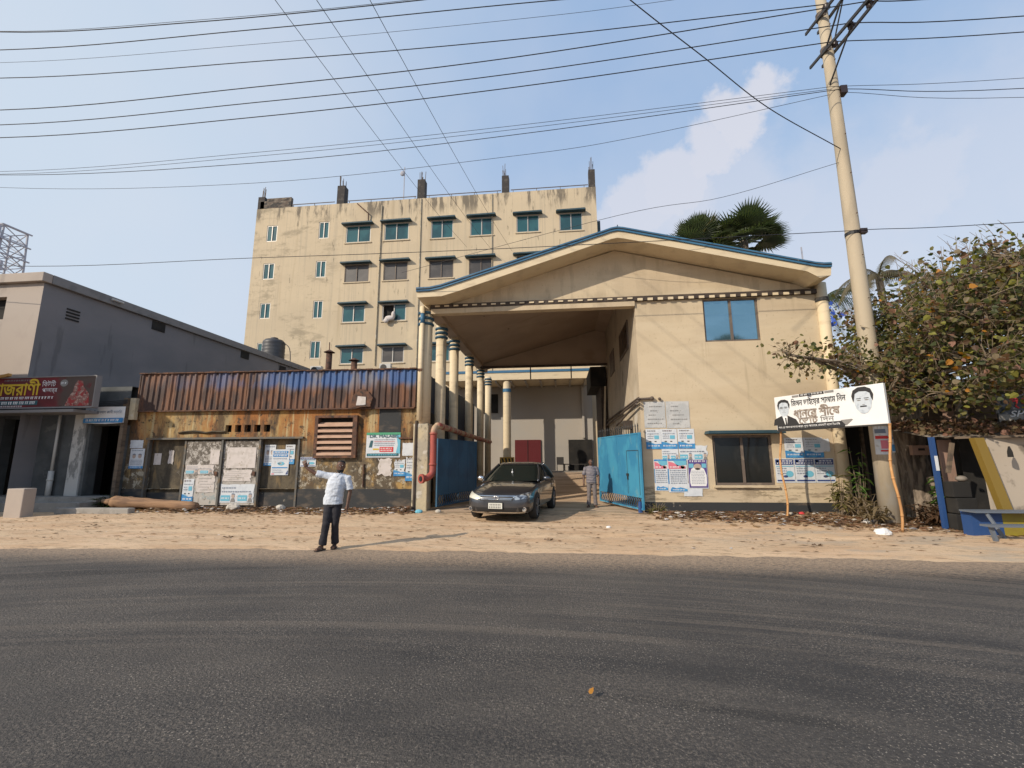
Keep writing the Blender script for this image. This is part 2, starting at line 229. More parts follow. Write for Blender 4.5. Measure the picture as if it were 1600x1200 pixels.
def leafmat(n, c, rg=.6):
    m = mat(n, c, rg); b = m.node_tree.nodes['Principled BSDF']; b.inputs['Transmission Weight'].default_value = 0
    nt = m.node_tree; tr = nt.nodes.new('ShaderNodeBsdfTranslucent'); tr.inputs[0].default_value = (c[0]*1.3, c[1]*1.4, c[2]*.7, 1)
    ms = nt.nodes.new('ShaderNodeMixShader'); ms.inputs[0].default_value = .38
    nt.links.new(b.outputs[0], ms.inputs[1]); nt.links.new(tr.outputs[0], ms.inputs[2]); nt.links.new(ms.outputs[0], nt.nodes['Material Output'].inputs[0]); return m
LEAF = [leafmat('leaf_dark_green', (.055,.068,.020)), leafmat('leaf_olive', (.15,.135,.040)), leafmat('leaf_dusty_tan', (.20,.15,.085)), leafmat('leaf_dead_brown', (.11,.062,.035)),
        leafmat('leaf_yellow_green', (.24,.23,.045)), leafmat('leaf_orange', (.46,.20,.025)), leafmat('leaf_pink_brown', (.28,.145,.10))]
PALM = leafmat('palm_frond_green', (.075,.095,.045), .45); PALM2 = leafmat('palm_frond_dry', (.17,.14,.085)); GRN = leafmat('fresh_green_leaf', (.09,.17,.03)); DKG = leafmat('bush_dark_green', (.04,.06,.022))
MT['tin'] = mat('weathered_tin', (.20,.17,.14), .75, metal=.2, layers=[dict(c=(.30,.27,.23), s=2, r=(.45,.65)), dict(c=(.12,.07,.045), s=3, r=(.5,.65))])
MT['wood'] = mat('old_timber', (.15,.11,.075), .85, layers=[dict(c=(.08,.06,.045), s=(2,2,9), r=(.45,.65))], bump=(10,.3,.01))
MT['log'] = mat('pale_log', (.30,.175,.095), .9, layers=[dict(c=(.19,.11,.065), s=(1,12,12), r=(.45,.65), d=6)], bump=((2,18,18),.8,.02))  # warm brown with darker streaks along the length
MT['sh_blue'] = mat('stall_blue_paint', (.02,.065,.20), .55); MT['sh_yellow'] = mat('stall_yellow_paint', (.27,.22,.02), .6, layers=[dict(c=(.25,.19,.03), s=3, r=(.45,.65))]); MT['ochre'] = mat('ochre_post_paint', (.20,.13,.02), .65)  # blue darkened: shade over the stall is put into its colour
MT['pinkpanel'] = mat('dusty_pink_panel', (.34,.22,.17), .8, layers=[dict(c=(.25,.16,.12), s=(3,3,1), r=(.45,.65))]); MT['moldwall'] = mat('mould_spotted_wall', (.42,.36,.29), .9, layers=[dict(c=(.15,.125,.10), s=2.8, r=(.52,.66), d=7, a=.85)])
MT['orange_w'] = mat('orange_plank', (.45,.24,.06), .7); MT['grey_bench'] = mat('grey_bench_paint', (.12,.14,.17), .6)
MT['signdark'] = mat('dark_sign_print', (.045,.05,.06), .5, layers=[dict(c=(.14,.15,.16), s=2, r=(.5,.7))]); MT['wirem'] = mat('black_cable', (.015,.015,.018), .6); MT['insul'] = mat('dark_insulator', (.03,.018,.016), .4)
MT['tower'] = mat('hazy_galvanised_steel', (.36,.37,.42), .8); MT['tarp'] = mat('blue_tarp', (.03,.10,.50), .6)  # tower steel: distance haze is put into this pale colour
MT['stone'] = mat('pale_rubble', (.50,.46,.40), .9, layers=[dict(c=(.36,.33,.28), s=9, r=(.45,.65))], bump=(18,.4,.02))
MT['sand'] = mat('sandy_verge', (.60,.43,.27), .95, layers=[
    dict(c=(.53,.345,.20), s=(.5,1.6,1), r=(.4,.62), a=.8, d=6), dict(c=(.68,.48,.31), s=(.35,2.4,1), r=(.5,.68), a=.7, d=6), dict(c=(.30,.20,.12), s=(3,9,3), r=(.53,.62), a=.7, d=8, rg=.7),
    dict(c=(.25,.18,.12), s=(45,45,45), r=(.58,.68), a=.55, d=3), dict(c=(.58,.46,.34), s=(38,38,38), r=(.62,.70), a=.6, d=3, o=50),
    dict(c=(.20,.15,.10), s=(1.3,2.2,1), r=(.42,.6), a=.8, d=9, rg=.7, m=[(1,13.3,14.5,1.5)]), dict(c=(.34,.30,.24), s=(.7,1.5,1), r=(.5,.66), a=.55, d=7, m=[(0,1.5,6,3)])], bump=((9,14,9),.55,.035,9))
MT['yard'] = mat('packed_yard_earth', (.50,.36,.24), .95, layers=[dict(c=(.34,.23,.14), s=(.5,1.5,1), r=(.42,.62), a=.8, d=6), dict(c=(.28,.19,.12), s=(20,20,20), r=(.58,.68), a=.5)], bump=(14,.4,.02))
MT['road'] = mat('worn_asphalt', (.060,.053,.048), .72, warp=.026, layers=[
    dict(c=(.092,.079,.067), s=(.22,.7,1), r=(.40,.62), a=.9, d=6, w=1, rg=.6), dict(c=(.030,.028,.028), s=(.10,1.1,1), r=(.48,.64), a=.85, d=6, w=1, o=17, rg=.6),
    dict(c=(.17,.138,.108), s=(.030,4.2,1), r=(.52,.62), a=.55, d=6, w=1, o=5, m=[(1,3.0,5.0,.8)], n2=((.22,.9,1),.36,.52)), dict(c=(.14,.115,.09), s=(.05,9.0,1), r=(.54,.62), a=.6, d=4, w=1, o=25, m=[(1,4.0,5.6,.6)], n2=((.3,1.2,1),.4,.55)),
    dict(c=(.015,.014,.014), s=(.07,2.2,1), r=(.60,.68), a=.7, d=6, w=1, o=71, n2=((.3,.5,1),.45,.6)),
    dict(c=(.24,.20,.16), s=(38,38,38), r=(.50,.60), a=.85, d=6, rg=.9, n2=((.6,1.5,1),.36,.62)), dict(c=(.25,.21,.17), s=(44,44,44), r=(.56,.64), a=.7, d=5, rg=.85, o=12),
    dict(c=(.014,.013,.012), s=(32,32,32), r=(.51,.62), a=.8, d=6, rg=.9, o=60),
    dict(c=(.45,.39,.32), s=(60,60,60), r=(.61,.66), a=.9, d=3, o=90, n2=((.8,1.6,1),.35,.6)), dict(c=(.13,.108,.085), s=(5,9,5), r=(.53,.64), a=.6, d=9, rg=.85, o=33, n2=((.35,.9,1),.45,.6)),
    dict(c=(.46,.33,.22), s=(14,22,14), r=(.33,.55), a=.95, d=8, rg=.8, m=[(1,6.9,8.25,1.9)])], bump=((52,52,52),1.0,.03,5))

# ------------------------------------------------------------------ builders
T = {}
class MB:
    def __init__(s): s.v = []; s.f = []; s.mi = []
    def add(s, vs, fs, mi=0):
        b = len(s.v); s.v += [tuple(v) for v in vs]; s.f += [tuple(i + b for i in f) for f in fs]; s.mi += [mi] * len(fs); return s
    def box(s, x0, x1, y0, y1, z0, z1, mi=0):
        return s.add([(x0,y0,z0),(x1,y0,z0),(x1,y1,z0),(x0,y1,z0),(x0,y0,z1),(x1,y0,z1),(x1,y1,z1),(x0,y1,z1)],
                     [(0,3,2,1),(4,5,6,7),(0,1,5,4),(1,2,6,5),(2,3,7,6),(3,0,4,7)], mi)
    def bar(s, p0, p1, w, h=None, mi=0):
        p0, p1 = Vector(p0), Vector(p1); d = (p1 - p0).normalized(); h = h or w
        a = d.cross(Vector((0,0,1))) if abs(d.z) < .95 else d.cross(Vector((0,1,0))); a.normalize(); b = a.cross(d)
        vs = [p + a * (w/2) * i + b * (h/2) * j for p in (p0, p1) for i, j in ((-1,-1),(1,-1),(1,1),(-1,1))]
        return s.add(vs, [(0,1,2,3),(7,6,5,4),(0,4,5,1),(1,5,6,2),(2,6,7,3),(3,7,4,0)], mi)
    def tube(s, pts, r, n=8, cap=True, mi=0):
        pts = [Vector(p) for p in pts]; rs = r if isinstance(r, (list, tuple)) else [r] * len(pts)
        vs = []; prev = None
        for i, p in enumerate(pts):
            d = (pts[min(i+1, len(pts)-1)] - pts[max(i-1, 0)]).normalized()
            if prev is None: a = d.orthogonal().normalized()
            else:
                a = prev - d * prev.dot(d)
                a = a.normalized() if a.length > 1e-6 else d.orthogonal().normalized()
            prev = a; b = d.cross(a)
            vs += [p + (a * math.cos(k/n*2*math.pi) + b * math.sin(k/n*2*math.pi)) * rs[i] for k in range(n)]
        fs = [(i*n+k, i*n+(k+1)%n, (i+1)*n+(k+1)%n, (i+1)*n+k) for i in range(len(pts)-1) for k in range(n)]
        if cap: fs += [tuple(range(n))[::-1], tuple(range((len(pts)-1)*n, len(pts)*n))]
        return s.add(vs, fs, mi)
    def loft(s, rings, n=16, mi=0, pw=2.0):   # rings: (cx,cy,z,rx,ry)
        vs = []
        for cx, cy, z, rx, ry in rings:
            for k in range(n):
                t = k/n*2*math.pi; c, q = math.cos(t), math.sin(t)
                vs.append((cx + rx*math.copysign(abs(c)**(2/pw), c), cy + ry*math.copysign(abs(q)**(2/pw), q), z))
        m = len(rings)
        fs = [(i*n+k, i*n+(k+1)%n, (i+1)*n+(k+1)%n, (i+1)*n+k) for i in range(m-1) for k in range(n)] + [tuple(range(n))[::-1], tuple(range((m-1)*n, m*n))]
        return s.add(vs, fs, mi)
    def ball(s, c, r, n=10, mi=0):
        r = r if isinstance(r, (list, tuple)) else (r, r, r)
        rings = [(c[0], c[1], c[2] + r[2]*math.sin(t), max(r[0]*math.cos(t), 1e-4), max(r[1]*math.cos(t), 1e-4)) for t in [(-.5 + i/ n)*math.pi for i in range(n+1)]]
        return s.loft(rings, n + 4, mi)
    def prism(s, prof, y0, y1, mi=0):   # prof = [(x,z)], swept in y
        n = len(prof); vs = [(x, y0, z) for x, z in prof] + [(x, y1, z) for x, z in prof]
        return s.add(vs, [tuple(range(n)), tuple(range(2*n-1, n-1, -1))] + [(i, i+n, (i+1)%n+n, (i+1)%n) for i in range(n)], mi)
    def face(s, x0, x1, z0, z1, holes, y, depth, mi=0):   # a wall face with real openings
        xs = sorted({x0, x1} | {h[0] for h in holes} | {h[1] for h in holes}); zs = sorted({z0, z1} | {h[2] for h in holes} | {h[3] for h in holes})
        for a, b in zip(xs, xs[1:]):
            for c, d in zip(zs, zs[1:]):
                mx_, mz_ = (a+b)/2, (c+d)/2
                if any(h[0] < mx_ < h[1] and h[2] < mz_ < h[3] for h in holes): continue
                s.add([(a,y,c),(b,y,c),(b,y,d),(a,y,d)], [(0,1,2,3)], mi)
        for a, b, c, d in holes:
            q = y + depth
            s.add([(a,y,c),(b,y,c),(b,y,d),(a,y,d),(a,q,c),(b,q,c),(b,q,d),(a,q,d)], [(1,0,4,5),(2,1,5,6),(3,2,6,7),(0,3,7,4)], mi)
        return s
    def build(s, name, m, parent=None, local=False, smooth=False, bevel=0, stuff=False, loc=None, kind=None):
        me = bpy.data.meshes.new(name); vs = s.v
        if parent is not None and not local:
            inv = T[parent.name].inverted(); vs = [tuple(inv @ Vector(v)) for v in vs]
        if loc is not None: vs = [(v[0]-loc[0], v[1]-loc[1], v[2]-loc[2]) for v in vs]
        me.from_pydata(vs, [], s.f); me.update()
        for q in (m if isinstance(m, list) else [m]): me.materials.append(MT[q] if isinstance(q, str) else q)
        if isinstance(m, list): me.polygons.foreach_set('material_index', s.mi)
        if smooth: me.polygons.foreach_set('use_smooth', [True]*len(me.polygons))
        o = bpy.data.objects.new(name, me); COL.objects.link(o)
        if loc is not None: o.location = loc
        if parent is not None: o.parent = parent; T[o.name] = T[parent.name]
        else: T[o.name] = Matrix.Translation(Vector(loc or (0,0,0)))
        if bevel:
            bv = o.modifiers.new('bevel', 'BEVEL'); bv.width = bevel; bv.segments = 2; bv.limit_method = 'ANGLE'
        if stuff: o['kind'] = 'stuff'
        if kind: o['kind'] = kind
        return o
def thing(name, label, cat, loc=(0,0,0), rz=0, group=None):
    o = bpy.data.objects.new(name, None); COL.objects.link(o); o.empty_display_size = .2
    o.location = loc; o.rotation_euler = (0, 0, rz); T[o.name] = Matrix.Translation(Vector(loc)) @ Matrix.Rotation(rz, 4, 'Z')
    return tag(o, label, cat, group)
def tag(o, label, cat, group=None):
    o['label'] = label; o['category'] = cat
    if group: o['group'] = group
    return o
def copy_tree(o, parent=None):
    c = o.copy(); COL.objects.link(c); c.parent = parent
    for ch in [x for x in list(o.children)]: copy_tree(ch, c)
    return c
def shared(src, parent, offset):
    c = src.copy(); COL.objects.link(c); c.parent = parent; c.location = Vector(src.location) + Vector(offset); T[c.name] = T[parent.name]; return c
def catmull(pts, k=8):
    pts = [Vector(p) for p in pts]; P = [2*pts[0]-pts[1]] + pts + [2*pts[-1]-pts[-2]]; o = []
    for i in range(1, len(P)-2):
        for j in range(k):
            t = j/k; a, b, c, d = P[i-1:i+3]
            o.append(.5*((2*b) + (c-a)*t + (2*a-5*b+4*c-d)*t*t + (3*b-a-3*c+d)*t**3))
    return o + [pts[-1]]
def text(name, s, m, parent, x, y, z, h=None, w=None, squeeze=1, bold=0., mats=None, slant=0.):
    """flat lettering standing in the parent's local x-z plane, facing -y; (x, z) is its lower-left corner"""
    cu = bpy.data.curves.new('lettering', 'FONT'); cu.body = s; cu.resolution_u = 3; cu.shear = slant
    o = bpy.data.objects.new('lettering', cu); COL.objects.link(o); bpy.context.view_layer.update()
    me = bpy.data.meshes.new_from_object(o.evaluated_get(bpy.context.evaluated_depsgraph_get()))
    bpy.data.objects.remove(o); bpy.data.curves.remove(cu)
    xs = [v.co.x for v in me.vertices]; zs = [v.co.y for v in me.vertices]
    x0, x1, z0, z1 = min(xs), max(xs), min(zs), max(zs)
    sz = h/(z1-z0) if h else w/(x1-x0); sx = w/(x1-x0) if w else sz*squeeze
    for v in me.vertices: v.co = Vector((x + (v.co.x-x0)*sx, y, z + (v.co.y-z0)*sz))
    if bold:   # thicken the strokes with shifted copies of the glyph faces, each a hair in front of the last
        b_ = bold*sz*.8; vs_ = [tuple(v.co) for v in me.vertices]; fs_ = [tuple(p.vertices) for p in me.polygons]; V_, F_2 = [], []
        for i_, (dx, dz_) in enumerate(((-b_,0),(b_,0),(0,b_),(0,-b_),(b_*.7,b_*.7),(-b_*.7,-b_*.7))):
            k_ = len(V_); V_ += [(a+dx, b-.0004*i_, c+dz_) for a,b,c in vs_]; F_2 += [tuple(j+k_ for j in f) for f in fs_]
        me.clear_geometry(); me.from_pydata(V_, [], F_2); me.update()
    me.materials.clear(); me.materials.append(MT[m]); me.name = name
    q = bpy.data.objects.new(name, me); COL.objects.link(q); q.parent = parent; T[q.name] = T[parent.name]
    return q
def nz3(x, y, z=0): return mnoise.noise(Vector((x, y, z)))

# ------------------------------------------------------------------ ground, road, yard
def edge_y(x): return 8.55 - .006*(x+2)**2*(1 if x < -2 else .35) + .12*nz3(x*.9, 3) + .10*nz3(x*3, 7) + .05*nz3(x*9, 2)
def gh(x, y):
    h = .05*nz3(x*.35, y*.35) + .018*nz3(x*1.7, y*2.2, 4) + .010*nz3(x*5, y*6, 2)
    h *= max(0, min(1, (y-8.6)/1.5)) if y < 15 else .3
    if -15.6 < x < -4.9 or 2.8 < x < 11: h += (.13 if x < 0 else .10)*math.exp(-((y-(14.65 if x < 0 else 14.3))/.55)**2)*(.6+.8*abs(nz3(x*1.3, y*1.1, 9)))
    if 8.6 < y < 14.2:
        for yr, wd in ((10.2+.25*math.sin(x*.35),.16),(11.75+.3*math.sin(x*.3+1),.18)): h -= .035*math.exp(-((y-yr)/wd)**2)*(.6+.6*nz3(x*.6,yr,3))
        h += .016*abs(nz3(x*6,y*9,5))
    if y < edge_y(x)+.15: h = min(h, -.012) if y > edge_y(x)-.2 else -.04
    return h
xs = [-400,-150,-60,-35,-25] + [-20+.14*i for i in range(250)] + [16,20,30,60,150,400]
ys = [-300,-60,-10,0,4,6] + [7.2+.11*i for i in range(86)] + [17.5,20,26,40,80,200,500]
g = MB(); nx = len(xs)
g.v = [(x, y, gh(x, y)) for y in ys for x in xs]
g.f = [(j*nx+i, j*nx+i+1, (j+1)*nx+i+1, (j+1)*nx+i) for j in range(len(ys)-1) for i in range(nx-1)]; g.mi = [0]*len(g.f)
g.build('ground', 'sand', smooth=True, kind='structure')
g = MB(); rx = [-300,-100,-40] + [-22+.06*i for i in range(660)] + [22,40,100,300]
for x in rx: g.v += [(x, -9, 0), (x, 3, 0), (x, 7, 0), (x, edge_y(x)-.12, .0), (x, edge_y(x), -.012)]
n = 5
g.f = [(i*n+k, (i+1)*n+k, (i+1)*n+k+1, i*n+k+1) for i in range(len(rx)-1) for k in range(n-1)]; g.mi = [0]*len(g.f)
g.build('road', 'road', smooth=True, kind='structure')
g = MB(); yy = [14.6+.45*i for i in range(42)]
def dz(y): t = max(0, min(1, (y-17)/14)); return .012 + .8*t*t*(3-2*t)
for y in yy: g.v += [(x, y, dz(y) + .02*nz3(x, y)) for x in (-4.7,-3.5,-2,-.5,1,2.64)]
g.f = [(j*6+i, j*6+i+1, (j+1)*6+i+1, (j+1)*6+i) for j in range(len(yy)-1) for i in range(5)]; g.mi = [0]*len(g.f)
g.build('driveway', 'yard', smooth=True, kind='structure')

# ------------------------------------------------------------------ big cream building
bb = thing('apartment_block', 'tall stained cream block with rows of teal windows behind the gate', 'building', (-11, 33, 0))
W0 = [(-17.28,-15.14,19.45,20.95),(-13.97,-11.9,19.47,20.98),(-10.03,-8.2,19.4,20.98),(-6.79,-4.93,19.45,20.98),(-3.04,-1.24,19.5,20.95),(.38,2.16,19.42,20.92)]
W1 = [(-17.2,-15.14,16.0,17.5),(-13.9,-11.9,16.0,17.55),(-10.1,-8.13,16.0,17.5),(-6.86,-4.94,16.1,17.5),(-3.04,-1.2,16.0,17.5),(.4,2.2,16.0,17.5)]
W2 = [(-17.2,-15.3,12.6,14.05),(-13.85,-11.9,12.6,14.0),(-10.1,-8.2,12.6,14.0),(-6.8,-4.9,12.6,14.0)]
W3 = [(-17.15,-15.25,9.2,10.5),(-13.75,-11.95,9.2,10.5),(-10.1,-8.3,9.2,10.5)]
NA = [(-24.35,-23.41,19.98,21.44),(-19.70,-18.81,19.99,21.49),(-24.38,-23.39,16.61,18.02),(-19.73,-18.86,16.55,18.0),(-24.33,-23.43,13.2,14.53),(-19.71,-18.89,13.05,14.55),(-24.29,-23.4,9.8,11.15),(-19.73,-18.87,9.71,11.16)]
m = MB(); m.face(-25.45, 3.3, 0, 23.05, W0+W1+W2+W3+NA, 33, .3); m.build('front_wall', 'cream_far', bb)
m = MB(); m.box(-25.449, 3.299, 33.31, 47, 0, 22.6); m.add([(-25.45,33,0),(-25.45,47,0),(-25.45,47,23.05),(-25.45,33,23.05),(3.3,33,0),(3.3,47,0),(3.3,47,23.05),(3.3,33,23.05)], [(0,3,2,1),(4,5,6,7)])
m.add([(-25.45,33,23.05),(3.3,33,23.05),(3.3,33.25,23.05),(-25.45,33.25,23.05),(3.3,33.25,22.6),(-25.45,33.25,22.6)], [(0,1,2,3),(3,2,4,5)]); m.build('wall', 'cream_far', bb)
def big_window(h, glass, frame, hood, n=2, open_left=False):
    a, b, c, d = h; f = MB(); w = .07
    f.box(a, b, 33.03, 33.12, c, c+w); f.box(a, b, 33.03, 33.12, d-w, d); f.box(a, a+w, 33.03, 33.12, c+w, d-w); f.box(b-w, b, 33.03, 33.12, c+w, d-w); mid = (a+b)/2; f.box(mid-.035, mid+.035, 33.02, 33.12, c+w, d-w)
    fo = f.build('window', frame, bb)
    for i, (p, q) in enumerate(((a+w, mid-.035), (mid+.035, b-w))):
        if open_left and i == 0:
            MB().box(p, q, 33.25, 33.28, c+w, d-w).build('pane', 'dark', fo); continue  # open half without glass; a dark sheet stands for the room's shade
        MB().box(p, q, 33.06+.02*i, 33.075+.02*i, c+w, d-w).build('pane', glass, fo)
    if hood:
        MB().prism([(a-.28, d+.02), (b+.28, d+.02), (b+.22, d+.17), (a-.22, d+.14)], 32.58, 33.0).build('hood', 'teal', fo, bevel=.02)
        s_ = MB(); s_.box(a-.1, b+.1, 32.93, 33.02, c-.09, c-.01); s_.build('sill', 'cream_far', fo)
for h in W0: big_window(h, 'glass_teal', 'alu', True)
for h in W1: big_window(h, 'glass_grey', 'alu_brown', True)
for i, h in enumerate(W2): big_window(h, 'glass_teal', 'alu', True, open_left=(i == 1))
for i, h in enumerate(W3): big_window(h, 'glass_teal' if i != 1 else 'glass_grey', 'alu', True)
for h in NA: big_window(h, 'glass_teal', 'alu', False)
m = MB(); 
for k in range(40):
    x = -13.7+.55*random.random(); 
m.ball((-13.15,32.8,12.75),(.4,.18,.22),8); m.ball((-13.4,32.75,12.55),(.22,.15,.2),8); m.ball((-12.85,32.8,13.0),(.16,.15,.32),8)
tag(m.build('laundry_bundle', 'paper_warm', loc=(-13.1,32.8,12.5), smooth=True), 'pale cloth bundle hanging out of the half open window', 'laundry')
for (x0, x1, z1) in [(-25.44,-24.85,24.2),(-18.3,-17.65,24.75),(-11.3,-10.68,24.8),(-4.22,-3.66,24.6),(2.77,3.28,24.6)]:
    st = MB().box(x0, x1, 33.02, 33.02+(x1-x0), 23.06, z1).build('column_stub', 'conc_dark', bb)
    rb = MB()
    for k in range(7):
        x = x0+.06+(x1-x0-.12)*random.random(); y = 33.08+(x1-x0-.12)*random.random(); rb.bar((x,y,z1),(x+random.uniform(-.05,.05),y,z1+random.uniform(.4,1.15)), .035)
    rb.build('rebar', 'rail', st)
m = MB(); m.box(-25.2,-22.4,33.02,33.3,23.06,23.75); m.box(-24.6,-22.4,33.02,33.3,23.75,24.0); m.build('brick_parapet', 'brick_old', bb)
for x0, x1 in [(-22.4,-18.5),(-17.4,-11.4),(-10.5,-4.3),(-3.5,2.7)]:
    r = MB(); r.bar((x0,33.1,23.32),(x1,33.1,23.32),.05)
    k = x0+.2
    while k < x1: r.bar((k,33.1,23.06),(k,33.1,23.32),.04); k += 1.9
    r.build('parapet_rail', 'rail', bb)
m = MB(); m.tube([(-14.25,32.93,z) for z in (9,14,19,22.6)], .045, 6); m.build('drain_pipe', 'cream_dirty', bb)
m = MB(); m.tube([(-10.9,32.95,z) for z in (8,23)], .04, 6); m.build('drain_pipe', 'cream_dirty', bb)
m = MB(); m.tube([(-5.0,32.95,z) for z in (8,23)], .04, 6); m.build('drain_pipe', 'cream_dirty', bb)
m = MB(); m.tube([(-16.4,32.9,22.9),(-15.6,32.75,22.1),(-15.35,32.8,21.9),(-15.35,32.9,21.2)], .05, 6); m.build('drain_pipe', 'rust', bb)
m = MB(); m.box(3.31,3.75,35,37,20.3,21.2); m.build('side_hood', 'teal', bb)
m = MB(); m.bar((-12.6,33.4,23.06),(-12.6,33.4,26.3),.06); m.ball((-12.75,33.35,25.7),(.22,.12,.24),8)
tag(m.build('roof_antenna', 'tower', loc=(-12.6,33.4,23.06)), 'thin antenna mast with small dish on the block roof', 'antenna')

# canopy and loading bay of the block
m = MB(); m.box(-8.1,2.1,29.9,32.98,7.06,7.55); m.build('canopy', 'fascia', bb)
m = MB(); m.box(-8.12,2.12,29.86,30.1,7.552,7.72); m.build('canopy_trim', 'blue_trim', bb)
for i in range(10):
    MB().box(-7.4+i*1.02,-7.28+i*1.02,30.1,32.97,6.92,7.055).build('canopy_beam', 'white_wall', bb)
m = MB(); m.box(-8.2,-5.9,32.8,32.95,0,7.05); m.box(-5.9,2.4,32.8,32.95,.85,7.04); m.build('bay_wall', 'white_wall', bb)
MB().box(-4.25,-4.1,32.6,32.79,.9,7.0).build('bay_column', 'white_wall', bb); MB().box(-2.95+4.6,-2.8+4.6,32.6,32.79,3.2,7.0).build('bay_column', 'white_wall', bb)
MB().box(-6.0,-4.5,32.72,32.79,5.1,6.5).build('bay_window', 'dark', bb)
rd = MB().box(-3.25,-1.37,32.70,32.79,.92,3.1).build('bay_door', 'red_door', bb); MB().box(-2.33,-2.29,32.68,32.699,.95,3.08).build('door_seam', 'dark', rd)
MB().box(.62,2.3,32.70,32.79,.92,3.08).build('bay_opening', 'dark', bb)
MB().box(-6.2,2.4,31.2,32.69,.5,.9).build('loading_platform', 'conc', bb)
cc = MB(); cc.tube([(-3.53,30.25,.8),(-3.53,30.25,7.05)], .27, 16, False); co_ = cc.build('canopy_column', 'fascia', bb, smooth=True)
MB().tube([(-3.53,30.25,6.25),(-3.53,30.25,6.48)], .29, 16).build('column_ring', 'blue_trim', co_)
hb = MB().box(-3.98,-3.08,29.85,30.6,.5,1.85).build('column_plinth', 'stripe_y', bb)
m = MB()
for i in range(5):
    x = -3.98+i*.22; m.add([(x,29.845,1.1),(x+.12,29.845,1.1),(x-.12+.02,29.845,1.85),(x-.22,29.845,1.85)] if 0 else [(max(x,-3.98),29.845,1.35),(min(x+.11,-3.08),29.845,1.35),(min(x+.01,-3.08)-.1+.1,29.845,1.78),(max(x-.11,-3.98),29.845,1.78)], [(0,1,2,3)])
m.build('hazard_stripe', 'stripe_k', hb)
ch = thing('garden_chair', 'dark plastic chair in front of the white bay wall', 'chair', (.0,31.8,.9))
MB().box(-.25,.25,-.25,.25,.42,.47).build('seat', 'steel', ch, local=True); MB().box(-.25,.25,.22,.27,.47,.95).build('backrest', 'steel', ch, local=True)
for sx in (-1,1):
    for sy in (-1,1): MB().bar((sx*.22,sy*.22,0),(sx*.22,sy*.22,.42),.05).build('leg', 'steel', ch, local=True)
bn = thing('bench', 'low dark bench beside the chair on the loading platform', 'bench', (1.0,31.9,.9))
MB().box(-.8,.8,-.2,.2,.42,.48).build('seat', 'steel', bn, local=True)
for sx in (-.7,.7): MB().box(sx-.04,sx+.04,-.18,.18,0,.42).build('leg', 'steel', bn, local=True)

# AC units
def ac(x, y, z, label):
    t = thing('air_conditioner', label, 'air conditioner', (x,y,z), 0, 'outdoor units on the block wall')
    MB().box(-.45,.45,-.18,.18,0,.62).build('casing', 'ac', t, local=True, bevel=.02)
    MB().tube([(-.12,-.185,.31),(-.12,-.20,.31)], .25, 16).build('fan_grille', 'steel', t, local=True); MB().box(-.5,.5,-.2,.4,-.06,-.005).build('bracket', 'rust', t, local=True)
ac(-13.2,32.6,8.4,'boxy white outdoor unit with a round fan below the grey-netted window'); ac(-18.8,32.6,8.35,'pale outdoor unit half hidden by the grey coping')
# water tank
t = thing('water_tank', 'black ribbed plastic water tank on the grey roof', 'tank', (-20.75,30,8.55))
m = MB(); rg = []
for i in range(22):
    z = i/21*1.75; rg.append((0,0,z,.76-(.02 if i%3==0 else 0),.76-(.02 if i%3==0 else 0)))
rg += [(0,0,1.9,.6,.6),(0,0,1.98,.28,.28)]; m.loft(rg, 24); m.build('drum', 'tank', t, local=True, smooth=True)
m = MB(); m.loft([(0,0,1.97,.26,.26),(0,0,2.08,.25,.25)], 16); m.build('lid', 'tank', t, local=True)
m = MB(); m.tube(catmull([(.75,0,1.7),(1.2,0,1.3),(1.35,0,.6),(1.35,0,-.2)]), .03, 6); m.build('hose', 'tank', t, local=True)

# ------------------------------------------------------------------ grey building at left
gb = thing('grey_building', 'long grey cement building with sloping coping line at left', 'building', (-22, 14.3, 0))
m = MB(); m.face(-34,-19.5,4.55,8.45,[(-33,-21.02,7.05,7.95)],14.3,.3); m.build('front_wall', 'grey_front', gb)
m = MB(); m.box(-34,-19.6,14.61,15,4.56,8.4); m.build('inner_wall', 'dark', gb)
m = MB(); m.add([(-19.5,14.3,0),(-19.5,32.9,0),(-19.5,32.9,8.45),(-19.5,14.3,8.45)], [(0,1,2,3)]); m.add([(-19.5,14.3,8.45),(-19.5,32.9,8.45),(-34,32.9,8.45),(-34,14.3,8.45)],[(0,1,2,3)]); m.add([(-34,14.3,4.55),(-19.5,14.3,4.55),(-19.5,15.2,4.55),(-34,15.2,4.55)],[(0,1,2,3)]); m.build('side_wall', 'grey_side', gb)
m = MB(); m.box(-34,-19.36,14.12,14.45,8.46,8.82); m.build('coping', 'grey_front', gb, bevel=.02); m = MB(); m.box(-19.75,-19.35,14.46,32.9,8.46,8.82); m.build('coping', 'coping', gb, bevel=.02)
for y, z, w in [(15.2,7.3,.5)]:
    for k in range(4): MB().box(-19.5,-19.47,y,y+w,z+k*.13,z+k*.13+.06).build('vent_slot', 'dark', gb)
for y, z in [(18.95,8.0),(25.1,8.0),(29,7.9)]: MB().box(-19.5,-19.46,y,y+.7,z,z+.42).build('vent_opening', 'dark', gb)
tag(MB().tube([(-19.25,16.7,8.66),(-19.25,17.2,8.66)],.05,8).build('tube_lamp','ac',loc=(-19.25,16.9,8.6)), 'short white lamp tube on the grey coping', 'lamp')
